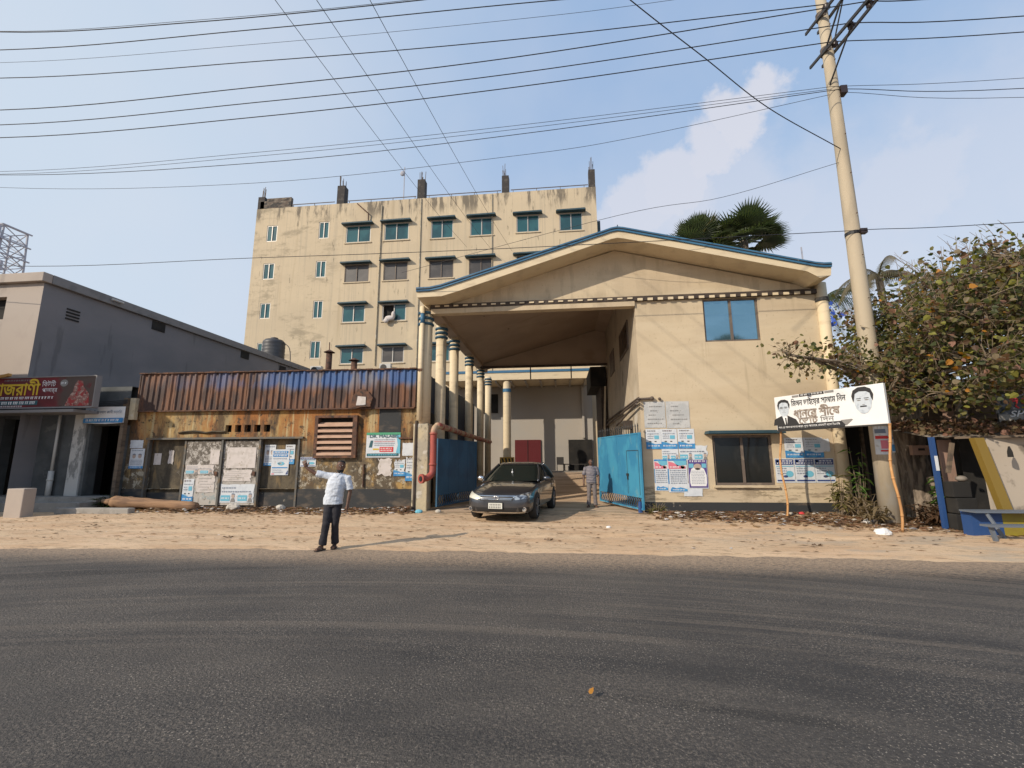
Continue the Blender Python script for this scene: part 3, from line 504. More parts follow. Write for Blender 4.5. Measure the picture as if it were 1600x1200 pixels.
# shop row under it
sr = thing('shop_row', 'dim low shopfront row with open doorways and a stair', 'shop', (-19, 15, 0))
m = MB(); m.face(-34,-15.9,.45,4.45,[(-21.1,-19.85,.46,3.3),(-17.3,-15.98,.46,3.0),(-28,-21.6,.46,3.3)],15,.35); m.box(-34,-15.91,15.36,15.5,3.4,4.44); m.add([(-34,15,4.45),(-15.9,15,4.45),(-15.9,22,4.45),(-34,22,4.45)],[(0,1,2,3)]); m.build('front_wall', 'shop_grey', sr)
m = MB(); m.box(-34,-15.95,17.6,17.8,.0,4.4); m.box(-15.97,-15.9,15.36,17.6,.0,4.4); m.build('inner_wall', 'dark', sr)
m = MB(); m.add([(-21.05,16.9,1.2),(-20.0,16.9,2.1),(-20.0,16.9,3.6),(-21.05,16.9,3.6)],[(0,1,2,3)]); m.build('stair_wall', 'plaster_pale', sr)
m = MB()
for k in range(6): MB().box(-20.9+k*.0,-19.9,16.7-k*.0-.25*(5-k)*.6,16.8,.46+k*.18,.46+(k+1)*.18-.01).build('step', 'conc_dark', sr)
m = MB(); m.box(-17.92,-17.42,14.86,14.99,.45,3.55); m.build('pilaster', 'whitewash', sr)
m = MB(); m.box(-17.38,-17.26,14.9,15.02,.46,3.05); m.build('door_jamb', 'shop_grey', sr); m = MB(); m.box(-16.02,-15.88,14.85,15.0,.1,4.0); m.build('post', 'wood', sr); MB().box(-15.85,-15.62,14.95,15.1,3.2,4.0).build('white_pillar','cream_dirty',sr)
m = MB(); m.box(-17.2,-16.1,15.9,15.95,.5,1.55); m.build('counter', 'dark', sr); MB().box(-17.2,-16.1,17.5,17.58,1.6,2.8).build('shelf_board', 'shop_grey', sr)
m = MB(); m.box(-34,-16.1,13.9,14.99,-.1,.30); m.build('floor_slab', 'conc', sr); MB().box(-34,-15.95,14.3,15.3,.30,.455).build('step', 'conc', sr)
m = MB(); m.tube([(-18.55,14.85,3.6),(-18.55,14.85,1.35)],.045,10); m.build('downpipe', 'ac', sr, smooth=True); m = MB(); m.tube([(-18.55,14.85,1.35),(-18.55,14.85,.45)],.085,10); m.tube([(-18.55,14.85,1.0),(-18.55,14.85,1.06)],.1,10); m.build('downpipe_sleeve', 'ac', sr, smooth=True)
m = MB(); m.box(-23,-16.9,13.9,14.9,3.40,3.50); m.build('awning_slab', 'coping', sr)
tag(MB().box(-17.05,-16.45,12.5,12.85,-.05,.86).build('concrete_block','grey_front',loc=(-16.7,12.65,0),bevel=.02), 'pale upright concrete block standing on the sandy verge', 'block')
tag(MB().box(-16.35,-13.7,13.35,13.6,-.05,.20).build('kerb_ledge','conc',loc=(-15,13.5,0),bevel=.03), 'low grey kerb ledge running right from the upright block', 'kerb')
# red sign
t = thing('shop_sign', 'maroon beauty parlour signboard with yellow lettering at left', 'sign', (-19.5,14.0,3.6))
m = MB(); m.box(-3,3.2,0,.18,0,1.08); m.build('board', 'p_maroon', t, local=True)
m = MB(); m.box(-3,3.2,-.02,0,1.07,1.11); m.box(-3,3.2,-.02,.18,-.05,0); m.box(3.2,3.24,-.02,.18,-.04,1.1); m.build('frame', 'coping', t, local=True)
text('lettering', 'রাজরাণী', 'p_yellow', t, -.95, -.012, .44, h=.58, w=1.95, bold=.025)
text('lettering', 'িবউিট', 'p_white', t, 1.08, -.012, .74, h=.22, w=.55); text('lettering', 'পালার্র', 'p_white', t, 1.12, -.012, .48, h=.2, w=.6)
def words(t, m_, x0, x1, z, h, y=-.006, name='print_line', rnd=random):
    q = MB(); x = x0
    while x < x1-h*.6:
        w = min(rnd.uniform(.8,2.4)*h, x1-x); n = max(1, int(w/(h*.55)))
        q.add([(x,y,z+h*.84),(x+w,y,z+h*.84),(x+w,y,z+h),(x,y,z+h)],[(0,1,2,3)])
        for k in range(n):
            a = x+k*w/n; q.add([(a+w/n*.12,y,z+h*.08*rnd.random()),(a+w/n*(.45+.3*rnd.random()),y,z),(a+w/n*(.55+.3*rnd.random()),y,z+h*.84),(a+w/n*.2,y,z+h*.84)],[(0,1,2,3)])
        x += w+h*.45
    return q.build(name, m_, t, local=True)
def rect(t, m_, x0, x1, z0, z1, y=-.004, name='print_block', pts=None):
    q = MB(); pts = pts or [(x0,z0),(x1,z0),(x1,z1),(x0,z1)]
    q.add([(a,y,b) for a,b in pts],[tuple(range(len(pts)))]); return q.build(name, m_, t, local=True)
rect(t,'p_teal',-.75,1.0,.08,.24); words(t,'p_white',-.6,.9,.11,.1); words(t,'p_white',-.7,1.6,.29,.09); rect(t,'p_red',-.95,-.8,.29,.38); words(t,'grey_print',-.5,.6,.95,.06); words(t,'p_white',-1.4,.4,.01,.05)
rect(t,'bride',0,0,0,0,name='portrait',pts=[(2.1,.02),(3.05,.02),(3.0,.45),(2.75,.7),(2.7,.9),(2.5,.95),(2.4,.8),(2.35,.55),(2.2,.3)]); rect(t,'grey_print',0,0,0,0,pts=[(1.95+.16*math.cos(k*.52),.85+.13*math.sin(k*.52)) for k in range(12)])
words(t,'p_white',1.84,2.05,.81,.07,y=-.008)
MB().bar((-.9,-.02,1.09),(-.3,-.02,1.2),.1).build('ledge_box','orange_w',t,local=True)
t = thing('shop_banner', 'white and blue cloth banner above the dark doorway', 'banner', (-16.6,14.8,3.05))
m = MB()
for i in range(14):
    a, b = i/14, (i+1)/14; f = lambda q: .04*math.sin(q*3.1)
    m.add([(-.85+1.62*a,-.02+.02*math.sin(a*9),.0-f(a)+.03),(-.85+1.62*b,-.02+.02*math.sin(b*9),.0-f(b)+.03),(-.85+1.62*b,-.02+.02*math.sin(b*9),.62),(-.85+1.62*a,-.02+.02*math.sin(a*9),.62)],[(0,1,2,3)])
m.build('cloth', 'vinyl', t, local=True); rect(t,'p_blue',-.85,.76,.03,.2,y=-.05); text('lettering', 'শ্রী শ্রী কল্যাণ কালী মন্দির', 'p_ink', t, -.78, -.05, .33, h=.17, w=1.45); words(t,'p_white',-.75,.6,.08,.08,y=-.055)
m = MB()
for k in range(4): m.tube(catmull([(-17.5,14.8,3.75+k*.05),(-16.6,14.78,3.68+k*.06),(-15.8,14.8,3.8+k*.04)]),.015,5)
tag(m.build('cable_bundle','wirem',loc=(-16.6,14.8,3.7)),'sagging black cables strung above the white banner','cables')
nb = thing('shade_wall', 'tall plain unseen wall added outside the left edge to shade the shops', 'wall', (-27,10.8,0))  # added unseen wall, shaped to throw shade on the shops and sign
MB().box(-34,-19.9,10.3,11.3,0,7.2).build('wall','grey_front',nb); MB().box(-34.2,-19.8,10.2,11.4,7.2,7.35).build('coping','coping',nb)

# ------------------------------------------------------------------ rusty workshop (local frame turned 2 degrees)
ws = thing('workshop', 'rust streaked single storey workshop with corrugated sheet parapet', 'workshop', (-4.7,15.6,0), R(2))
HO = [(-7.54+i*.37,-7.30+i*.37,2.72,2.98) for i in range(5)]
m = MB(); m.face(-11.38,-.2,.68,3.52,[(-10.42,-4.64,.69,2.46),(-4.0,-2.62,1.84,3.2)]+HO,0,.16); m.add([(-11.38,0,0),(-11.38,0,3.52),(-11.38,8,3.52),(-11.38,8,0)],[(0,1,2,3)]); m.build('wall','rust_wall',ws,local=True)
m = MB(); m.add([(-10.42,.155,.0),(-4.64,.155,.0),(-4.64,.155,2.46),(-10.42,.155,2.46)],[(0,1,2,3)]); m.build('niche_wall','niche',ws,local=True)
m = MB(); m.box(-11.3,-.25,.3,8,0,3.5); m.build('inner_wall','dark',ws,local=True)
MB().box(-11.4,-10.43,-.03,.1,-.1,.68).build('plinth','plinth',ws,local=True); MB().box(-4.64,-.19,-.03,.1,-.1,.68).build('plinth','plinth',ws,local=True); MB().box(-10.43,-4.64,.10,.15,-.1,.55).build('plinth','plinth',ws,local=True)
MB().box(-10.5,-4.5,-.10,.16,2.46,2.53).build('lintel','door_frame',ws,local=True)
for x in (-10.42,-7.55,-6.12,-4.66): MB().box(x-.035,x+.035,-.06,.08,-.1,2.46).build('frame_post','door_frame',ws,local=True)
MB().box(-9.03,-8.96,-.02,.05,.0,2.42).build('frame_post','door_frame',ws,local=True)
for x0, x1, lb in [(-8.94,-7.60,'paper-scarred steel door with torn blue notices'),(-7.50,-6.17,'steel door with a blank pale sheet and torn notices')]:
    d = MB().box(x0,x1,.0,.05,.12,2.40).build('steel_door','peel_door',ws,local=True); d['label'] = lb
    MB().box(x1-.16,x1-.06,-.05,-.005,1.15,1.30).build('latch','rust',d,local=True)
# ledge of broken plaster
m = MB()
for i in range(7):
    a = -9.3+i*.26; m.add([(a,-.02,2.78+.08*nz3(a*2,1)),(a+.26,-.02,2.78+.08*nz3(a*2+.52,1)),(a+.26,-.1,2.74+.08*nz3(a*2+.52,1)),(a,-.1,2.74+.08*nz3(a*2,1)),(a,-.0,2.66),(a+.26,0,2.66)],[(0,1,2,3),(3,2,5,4)])
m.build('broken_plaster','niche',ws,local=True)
# corrugated parapet sheets
sheets = []; sw = 10.56/15
prof = []
for k in range(3):
    a = k*sw/3; prof += [(a,0),(a+.05,-.045),(a+.10,-.045),(a+.15,0)]
prof.append((sw,0))
for i in range(15):
    q = MB(); top = 4.93; x0 = -11.02+i*sw; j = .012*(i%2)
    nseg = 4
    for s_ in range(nseg+1):
        z = 3.54+(top-3.54)*s_/nseg+( .035*nz3(x0,1.5) if s_ == nseg else 0); ins = .04*s_/nseg
        for (a,b) in prof: q.v.append((x0+a+ .008*nz3(x0,z), -.10+b-j+ins+.012*nz3(x0*1.7+a*5,z*2), z + (.03*nz3((x0+a)*4,7) if s_==nseg else 0)))
    w = len(prof)
    for s_ in range(nseg):
        for k in range(w-1): q.f.append((s_*w+k,s_*w+k+1,(s_+1)*w+k+1,(s_+1)*w+k)); q.mi.append(0)
    q.build('metal_sheet','rust_sheet',ws,local=True)
MB().box(-11.05,-.44,-.155,-.055,3.49,3.535).build('sheet_rail','rust',ws,local=True)
m = MB()
for i in range(46):
    a = -11.05+i*.231; m.box(a,a+.25,-.16,.6,4.93+.03*nz3(a*3,2),4.97+.03*nz3(a*3+.4,2))
m.box(-11.0,-.5,.0,8,4.86,4.9); o = m.build('roof_edge','rust',ws,local=True); o['kind']='stuff'
MB().box(-.46,-.42,-.1,8,3.54,4.9).build('metal_sheet','rust_sheet',ws,local=True); MB().box(-11.06,-11.02,-.1,8,3.54,4.9).build('metal_sheet','rust_sheet',ws,local=True)
# torn hole cover with bracket
m = MB(); m.prism([(-2.75,3.56),(-2.05,3.56),(-1.95,3.9),(-2.2,4.18),(-2.5,4.22),(-2.7,3.95)],-.2,-.165); m.build('torn_patch','rust',ws,local=True); m = MB(); m.prism([(-2.55,3.62),(-2.2,3.62),(-2.2,3.92),(-2.5,3.95)],-.22,-.205); m.build('pale_patch','paper_warm',ws,local=True)
m = MB(); m.bar((-2.75,-.24,3.56),(-2.0,-.24,3.6),.07); m.bar((-2.6,-.3,3.5),(-2.2,-.2,3.62),.05); m.build('bracket','rust',ws,local=True)
# louvre vent
lv = MB(); lv.box(-4.06,-3.94,-.16,.12,1.76,3.27); lv.box(-2.66,-2.50,-.16,.12,1.76,3.27); lv.box(-3.94,-2.66,-.16,.12,3.19,3.27); lv.box(-3.94,-2.66,-.16,.12,1.76,1.83)
lo = lv.build('louvre_frame','rust',ws,local=True); MB().box(-3.94,-2.66,.13,.15,1.83,3.19).build('louvre_back','dark',lo,local=True)
for k in range(6):
    z = 1.86+k*.205; q = MB(); q.add([(-3.95,-.14,z),(-2.66,-.14,z),(-2.66,.04,z+.15),(-3.95,.04,z+.15),(-3.95,-.145,z+.012),(-2.66,-.145,z+.012),(-2.66,.035,z+.162),(-3.95,.035,z+.162)],[(0,1,2,3),(7,6,5,4),(0,4,5,1)])
    q.box(-3.95,-2.66,-.155,-.13,z-.01,z+.085); q.build('slat','slat',lo,local=True)
MB().box(-1.75,-.95,-.012,.0,2.6,3.5).build('cement_patch','plinth',ws,local=True)['label']='smooth dark brown cement patch'
m = MB(); m.box(-1.0,-.42,-.06,-.0,2.42,2.47); m.build('bracket','rust',ws,local=True); MB().tube([(-.16,-.09,0),(-.16,-.09,2.9)],.04,8).build('drain_pipe','rust',ws,local=True)
MB().tube([(-2.22,-.04,.75),(-2.22,-.04,1.55)],.03,6).build('conduit','rust',ws,local=True)
# blue side shed behind the columns
q = MB(); yy0 = 15.9
for k in range(56):
    y = yy0+k*.2; q.add([(-5.2+.05*(k%2),y,2.3),(-5.2+.05*((k+1)%2),y+.2,2.3),(-5.2+.05*((k+1)%2),y+.2,5.05),(-5.2+.05*(k%2),y,5.05)],[(0,1,2,3)])
t = thing('sheet_shed', 'navy corrugated sheet shed behind the left portal columns', 'shed', (-5.4,21,0))
q.build('side_sheet','navy',t); MB().box(-8,-5.22,15.95,27,0,5.0).build('inner_wall','navy',t); MB().box(-5.2,-4.78,18.2,27.5,0,2.55).build('low_wall','niche',t)
for (x,y,z,h,lb) in [(-9.85,18,4.9,1.35,'tall thin rusty flue with a spike on the workshop roof'),(-8.7,18,4.9,.95,'short capped rusty flue on the workshop roof')]:
    t = thing('flue_pipe', lb, 'flue', (x,y,z), 0, 'flues on the workshop roof'); MB().tube([(0,0,0),(0,0,h)],.13,10).build('pipe','rust',t,local=True,smooth=True); MB().loft([(0,0,h+.05,.24,.24),(0,0,h+.16,.05,.05)],12).build('cap','rust',t,local=True)
    if h > 1.2: MB().bar((.0,0,h),(-.02,0,h+.5),.03).build('spike','rust',t,local=True)

# ------------------------------------------------------------------ gate building
gt = thing('gate_building', 'cream gabled gate building with blue roof edge and drive-through portal', 'building', (2.0,15,0))
topL = [(-4.74,7.46),(-4.3,7.46),(-3.9,7.53)]; topR = [(8.05,7.70),(8.3,7.66),(8.52,7.66)]
ridge = [(1.6,9.16),(1.85,9.24),(2.05,9.27),(2.25,9.235),(2.5,9.17)]
top = topL+ridge+topR
def off(pr, d): return [(x, z-d) for x, z in pr]
bt = off(top,.145); lo_ = [(-4.70,7.12),(-3.86,7.13),(-3.3,7.28)]+off(ridge,.38)+[(7.8,7.42),(8.15,7.07+.12),(8.48,7.25)]
m = MB(); m.prism(bt+lo_[::-1],14.1,26.0); m.build('roof','fascia',gt)
m = MB(); m.prism(off(top,-.005)+off(top,.142)[::-1],14.05,26.02); m.build('roof_trim','blue_trim',gt)
m = MB(); tt = off(top,.05); m.prism(tt+off(top,.075)[::-1],14.03,14.049); m.build('trim_bead','plinth',gt)
m = MB(); m.prism([(-4.42,7.14),(8.46,7.14),(8.1,7.28),(2.05,8.87),(-3.4,7.28),(-4.0,7.16)],15,15.25); m.build('gable_wall','cream',gt)
m = MB(); m.box(-4.46,8.50,14.90,15.22,6.98,7.135); m.build('band','dark_band',gt)
m = MB(); k = -4.3
while k < 8.3:
    m.box(k,k+.17,14.87,14.895,7.035 if k<2.5 else 6.965,7.085 if k<2.5 else 7.05); k += .335
o = m.build('dentil_row','fascia',gt); o['kind']='stuff'
m = MB(); m.box(-4.46,2.64,14.92,15.22,6.80,6.975); m.build('beam','cream',gt); 
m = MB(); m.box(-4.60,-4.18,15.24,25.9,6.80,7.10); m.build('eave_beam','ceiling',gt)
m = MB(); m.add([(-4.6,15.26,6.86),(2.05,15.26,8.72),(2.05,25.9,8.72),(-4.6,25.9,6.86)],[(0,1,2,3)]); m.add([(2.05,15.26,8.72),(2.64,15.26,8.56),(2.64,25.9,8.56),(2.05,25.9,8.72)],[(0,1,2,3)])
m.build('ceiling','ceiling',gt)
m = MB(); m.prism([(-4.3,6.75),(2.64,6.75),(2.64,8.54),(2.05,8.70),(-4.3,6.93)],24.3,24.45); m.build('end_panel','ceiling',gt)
m = MB(); m.box(-4.3,2.64,24.1,24.28,6.70,6.80); m.build('end_beam','dark_band',gt)
for x in (-1.5,.7): MB().bar((x,24.0,6.7),(x,24.0,6.0),.06).build('hanger','steel',gt)
for x, y in [(-2.9,17),(-.1,17.4),(-2.2,19.5)]: MB().bar((x,y,7.1+(x+4.6)*.263),(x,y,7.1+(x+4.6)*.263-.22),.05).build('ceiling_hook','steel',gt)
# front and side walls of the room
m = MB(); m.face(2.65,8.45,.32,6.975,[(4.88,6.64,5.48,6.96),(4.84,6.64,.84,2.40)],15,.18); m.build('front_wall','cream',gt)
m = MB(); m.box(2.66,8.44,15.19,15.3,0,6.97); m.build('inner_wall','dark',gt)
m = MB(); m.add([(8.45,15,0),(8.45,31,0),(8.45,31,7.3),(8.45,15,7.3)],[(0,1,2,3)]); m.build('outer_wall','cream_dirty',gt)
m = MB(); m.add([(2.65,15,0),(2.65,31,0),(2.65,31,8.6),(2.65,15,8.6)],[(3,2,1,0)]); m.box(2.66,2.9,15.31,31,0,8.6); m.build('side_wall','wallin',gt)
MB().box(2.62,8.50,14.96,14.999,-.1,.318).build('plinth','plinth',gt)
def gwin(a,b,c,d,glass,frame,fw_=.06,yb=15.05):
    f = MB(); f.box(a,b,yb,yb+.07,c,c+fw_); f.box(a,b,yb,yb+.07,d-fw_,d); f.box(a,a+fw_,yb,yb+.07,c+fw_,d-fw_); f.box(b-fw_,b,yb,yb+.07,c+fw_,d-fw_); mid=(a+b)/2; f.box(mid-.04,mid+.04,yb-.01,yb+.07,c+fw_,d-fw_); o=f.build('window',frame,gt)
    MB().box(a+fw_,mid-.04,yb+.02,yb+.03,c+fw_,d-fw_).build('pane',glass,o); MB().box(mid+.04,b-fw_,yb+.04,yb+.05,c+fw_,d-fw_).build('pane',glass,o); return o
gwin(4.88,6.64,5.48,6.96,'glass_sky','alu_brown'); w_ = gwin(4.84,6.64,.84,2.40,'glass_dark','alu_brown',.075)
MB().prism([(4.60,2.43),(6.94,2.43),(6.90,2.53),(4.64,2.53)],14.62,14.998).build('hood','teal',w_,bevel=.015); MB().box(4.78,6.70,14.9,15.02,.77,.835).build('sill','cream',w_)
f = MB().box(2.60,2.649,16.6,18.9,5.75,6.85).build('side_window','alu_brown',gt); MB().box(2.59,2.601,16.7,17.7,5.83,6.77).build('pane','glass_dark',f); MB().box(2.59,2.601,17.8,18.8,5.83,6.77).build('pane','glass_dark',f)
f = MB().box(2.60,2.649,21.0,22.6,5.75,6.85).build('side_window','alu_brown',gt)
m = MB(); m.tube([(8.62,14.97,0),(8.62,14.97,7.32)],.17,14); m.build('corner_column','fascia',gt,smooth=True); m = MB(); m.tube([(8.62,14.97,6.7),(8.62,14.97,6.82)],.2,14); m.build('pipe_collar','plinth',gt)
# pipes on the side wall
for k, (y1, z1) in enumerate([(27,3.75),(27,3.55),(20,3.3)]):
    m = MB(); m.tube([(2.58-.04*k,14.8,3.62-.09*k),(2.58-.04*k,y1,z1-.09*k)],.04,7); m.build('wall_pipe','rail',gt)
m = MB(); m.tube([(2.6,14.93,3.6),(3.0,14.93,3.62)],.04,7); m.ball((3.03,14.92,3.62),.07,6); m.ball((3.27,14.93,3.6),.05,6); m.build('wall_pipe','rail',gt)
MB().box(2.35,2.64,16.6,17.1,2.75,3.05).build('junction_box','dark_band',gt)
# shutter housing and post at the far end
MB().box(1.75,2.6,24.5,28,5.6,6.7).build('shutter_box','dark',gt); MB().box(2.3,2.62,24.6,27.9,0.2,5.6).build('shutter_rail','dark_band',gt)
m = MB(); m.add([(2.2,24.5,.3),(2.3,24.5,.3),(2.58,24.5,5.6),(2.48,24.5,5.6)],[(0,1,2,3)]); m.build('shutter_guide','fascia',gt)
# columns
def column(x, y, r, z0, z1, rings, mt='fascia'):
    c = MB(); c.tube([(x,y,z0),(x,y,z1)],r,18); c = c.build('column',mt,gt,smooth=True)
    q = MB(); 
    for zr in rings:
        rr = [(x,y,zr-.055+.011*k, r+.05*math.sin(k/10*math.pi)**.5, r+.05*math.sin(k/10*math.pi)**.5) for k in range(11)]
        MB().loft(rr,20).build('column_ring','ring_blue',c,smooth=True)
    return c
column(-4.68,15.1,.24,2.9,7.1,[6.45,6.65,6.85])
c0 = column(-4.44,16.35,.2,0,6.8,[6.3,6.47,6.64])
for y in (18.2,21.4,24.6,27.3): column(-4.37,y,.19,0,6.8,[6.3,6.47,6.64])
m = MB(); m.box(-4.95,-4.42,14.86,15.35,-.05,2.9); m.build('pillar_base','cream_dirty',gt,bevel=.03)
m = MB(); m.tube([(-4.72,14.80,3.0),(-4.72,14.80,7.05)],.075,10); pp=m.build('downpipe','fascia',gt,smooth=True); MB().tube([(-4.72,14.80,6.42),(-4.72,14.80,6.78)],.078,10).build('pipe_sleeve','blue_trim',pp,smooth=True); MB().tube([(-4.85,14.86,0),(-4.85,14.86,3.0)],.05,8).build('downpipe','dark_band',gt)
MB().box(-4.80,-4.66,14.7,14.86,4.7,4.78).build('pipe_bracket','rust',pp)
tag(MB().bar((2.1,15.3,9.1),(2.25,15.3,10.0),.03).build('roof_rod','steel',loc=(2.1,15.3,9.2)),'thin leaning rod on the gable ridge','rod'); tag(MB().bar((8.15,14.9,7.6),(8.15,14.9,8.6),.035).build('roof_rod','tower',loc=(8.15,14.9,7.6)),'upright pale rod on the right end of the roof','rod')
# red pipe
t = thing('red_drain_pipe', 'fat red drain pipe bent down beside the blue gate leaf', 'pipe', (-4.15,14.6,1.1))
m = MB(); m.tube(catmull([(-4.38,14.25,1.08),(-4.28,14.36,1.10),(-4.17,14.5,1.22),(-4.15,14.55,1.42),(-4.15,14.55,2.0),(-4.15,14.55,2.52),(-4.13,14.6,2.70),(-4.08,14.75,2.79),(-4.02,15.1,2.80),(-4.02,20,2.74),(-4.02,26,2.70)],6),.105,14); m.build('pipe','red_pipe',t,smooth=True)
m = MB(); m.tube([(-4.43,14.18,1.08),(-4.38,14.25,1.08)],.15,16); m.build('flange','red_pipe',t,smooth=False); m = MB(); m.tube([(-4.437,14.17,1.08),(-4.432,14.176,1.08)],.085,14); m.build('mouth','dark',t)
for z in (1.5,2.5): MB().tube([(-4.15,14.55,z),(-4.15,14.55,z+.06)],.125,14).build('collar','red_pipe',t,smooth=True)

# gates
def gate(name_label, hx, hy, ex, ey, z0, z1, mt, spikes=True, bot=.42):
    d = Vector((ex-hx, ey-hy, 0)); Ln = d.length; rz = math.atan2(d.y, d.x)
    t = thing('gate_leaf', name_label, 'gate', (hx,hy,0), rz, 'blue steel gate leaves')
    npan = 4
    for k in range(npan):
        q = MB(); a, b = Ln*k/npan+.006, Ln*(k+1)/npan-.006; q.box(a,b,-.02,.02,z0+bot,z1); q.build('sheet_panel',mt,t,local=True)
    q = MB(); q.box(0,Ln,-.03,.03,z1+.001,z1+.05); q.box(0,Ln,-.03,.03,z0+bot-.05,z0+bot-.001); q.box(0,Ln,-.03,.03,z0,z0+.05); q.box(-.06,-.001,-.03,.03,z0,z1+.05); q.box(Ln+.001,Ln+.06,-.03,.03,z0,z1+.05); q.build('frame',mt,t,local=True)
    k = .1
    while k < Ln: 
        q = MB(); q.tube(catmull([(k-.06,0,z0+.05),(k+.05,0,z0+.12),(k-.05,0,z0+bot*.6),(k+.04,0,z0+bot-.05)],4),.018,5); q.build('scroll_bar','gate_blue2',t,local=True); k += .16
    if spikes:
        k = .08
        while k < Ln:
            q = MB(); q.bar((k,0,z1+.05),(k,0,z1+.26),.022); q.loft([(k,0,z1+.22,.012,.012),(k,0,z1+.27,.04,.02),(k,0,z1+.36,.003,.003)],6); q.build('spike','plinth',t,local=True); k += .17
    return t, Ln
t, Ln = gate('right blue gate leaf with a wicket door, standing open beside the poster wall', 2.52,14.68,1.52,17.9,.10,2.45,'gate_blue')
f = MB(); 
for (a,b,c,d_) in ((.08,.10,.55,1.95),(.92,.94,.55,1.95),(.1,.92,1.93,1.95)): f.box(a,b,.021,.026,c,d_); f.box(a,b,-.026,-.021,c,d_)
f.build('wicket_outline','steel',t,local=True); q = MB().box(.82,.95,.022,.06,1.12,1.2); q.box(.86,.9,.03,.06,1.0,1.12); q.build('bolt','steel',t,local=True)
q = MB(); q.tube([(.12,.03,.0),(.1,.03,.35)],.07,7); q.build('tied_rag','sh_blue',t,local=True)
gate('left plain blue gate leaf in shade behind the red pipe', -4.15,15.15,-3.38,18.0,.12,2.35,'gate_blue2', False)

# ------------------------------------------------------------------ posters
def poster(label, o, rz, w, h, paper, fn, torn=0, group='paper notices pasted on the walls', name='poster'):
    t = thing(name, label, 'poster', o, rz, group); q = MB(); n = 9; ring = []
    for k in range(n): ring.append((w*k/n, torn*h*.5*abs(nz3(o[0]*3+k,1))))
    for k in range(n): ring.append((w-torn*w*.5*abs(nz3(o[0]*3+k,2)), h*k/n))
    for k in range(n): ring.append((w-w*k/n, h-torn*h*.6*abs(nz3(o[0]*3+k,3))))
    for k in range(n): ring.append((torn*w*.5*abs(nz3(o[0]*3+k,4)), h-h*k/n))
    vs = [(a,-.004-.004*abs(nz3(a*9,b*9,o[0])),b) for a,b in ring]+[(w/2,-.004,h/2)]; c = len(ring)
    q.add(vs,[(i,(i+1)%c,c) for i in range(c)]); q.build('paper',paper,t,local=True)
    rnd = random.Random(hash((round(o[0],2),round(o[2],2))) & 1023); fn(t,w,h,rnd); return t
Y1 = -.0125
def L(t,m_,x0,x1,z,h,rnd): words(t,m_,x0,x1,z,h,y=-.015,rnd=rnd)
def B(t,m_,x0,x1,z0,z1,pts=None): rect(t,m_,x0,x1,z0,z1,y=Y1,pts=pts)
def oval(cx,cz,rx,rz_,n=14): return [(cx+rx*math.cos(k/n*6.283),cz+rz_*math.sin(k/n*6.283)) for k in range(n)]
def f_head(t,w,h,r):   # blue headline blocks, drawing, footer
    B(t,'p_blue',w*.08,w*.92,h*.84,h*.94); B(t,'p_blue',w*.08,w*.92,h*.71,h*.81); L(t,'p_white',w*.14,w*.88,h*.86,h*.055,r); L(t,'p_white',w*.14,w*.88,h*.735,h*.055,r)
    L(t,'p_ink',w*.1,w*.9,h*.62,h*.035,r); B(t,'p_cyan',0,0,0,0,oval(w*.55,h*.45,w*.2,h*.07)); B(t,'p_white',0,0,0,0,oval(w*.5,h*.46,w*.12,h*.045)); B(t,'p_blue',w*.06,w*.94,h*.27,h*.31); L(t,'p_ink',w*.1,w*.6,h*.18,h*.03,r); L(t,'p_ink',w*.1,w*.7,h*.1,h*.03,r); B(t,'p_pink',w*.05,w*.2,h*.03,h*.07); B(t,'p_navy',0,0,0,0,[(w*.85,h*.03),(w*.97,h*.03),(w*.97,h*.2)])
def f_face(t,w,h,r):
    L(t,'p_ink',w*.1,w*.9,h*.88,h*.05,r); B(t,'p_face',0,0,0,0,oval(w*.3,h*.62,w*.12,h*.11)); B(t,'p_ink',0,0,0,0,[(w*.3+w*.12*math.cos(a),h*.67+h*.08*math.sin(a)) for a in [k*math.pi/8 for k in range(9)]]); B(t,'p_face',0,0,0,0,oval(w*.7,h*.62,w*.12,h*.11)); B(t,'p_ink',0,0,0,0,[(w*.7+w*.12*math.cos(a),h*.67+h*.08*math.sin(a)) for a in [k*math.pi/8 for k in range(9)]])
    for k in range(4): L(t,'p_ink',w*.1,w*.9,h*(.40-.07*k),h*.035,r)
    B(t,'p_blue',0,w,h*.0,h*.12); L(t,'p_white',w*.1,w*.9,h*.04,h*.05,r)
def f_wave(t,w,h,r):
    L(t,'p_maroon',w*.1,w*.7,h*.88,h*.05,r); L(t,'p_ink',w*.1,w*.9,h*.74,h*.04,r); B(t,'p_cyan',w*.55,w*.85,h*.5,h*.68); L(t,'p_ink',w*.1,w*.5,h*.62,h*.04,r); L(t,'p_ink',w*.1,w*.5,h*.52,h*.04,r); B(t,'black',w*.2,w*.34,h*.36,h*.40); B(t,'black',w*.55,w*.68,h*.36,h*.40)
    B(t,'p_blue',0,0,0,0,[(0,0),(w,0),(w,h*.26),(w*.6,h*.24),(w*.3,h*.30),(0,h*.36)]); B(t,'p_cyan',0,0,0,0,[(0,h*.37),(w*.3,h*.31),(w*.6,h*.25),(w*.3,h*.34)]); L(t,'p_white',w*.1,w*.9,h*.12,h*.07,r)
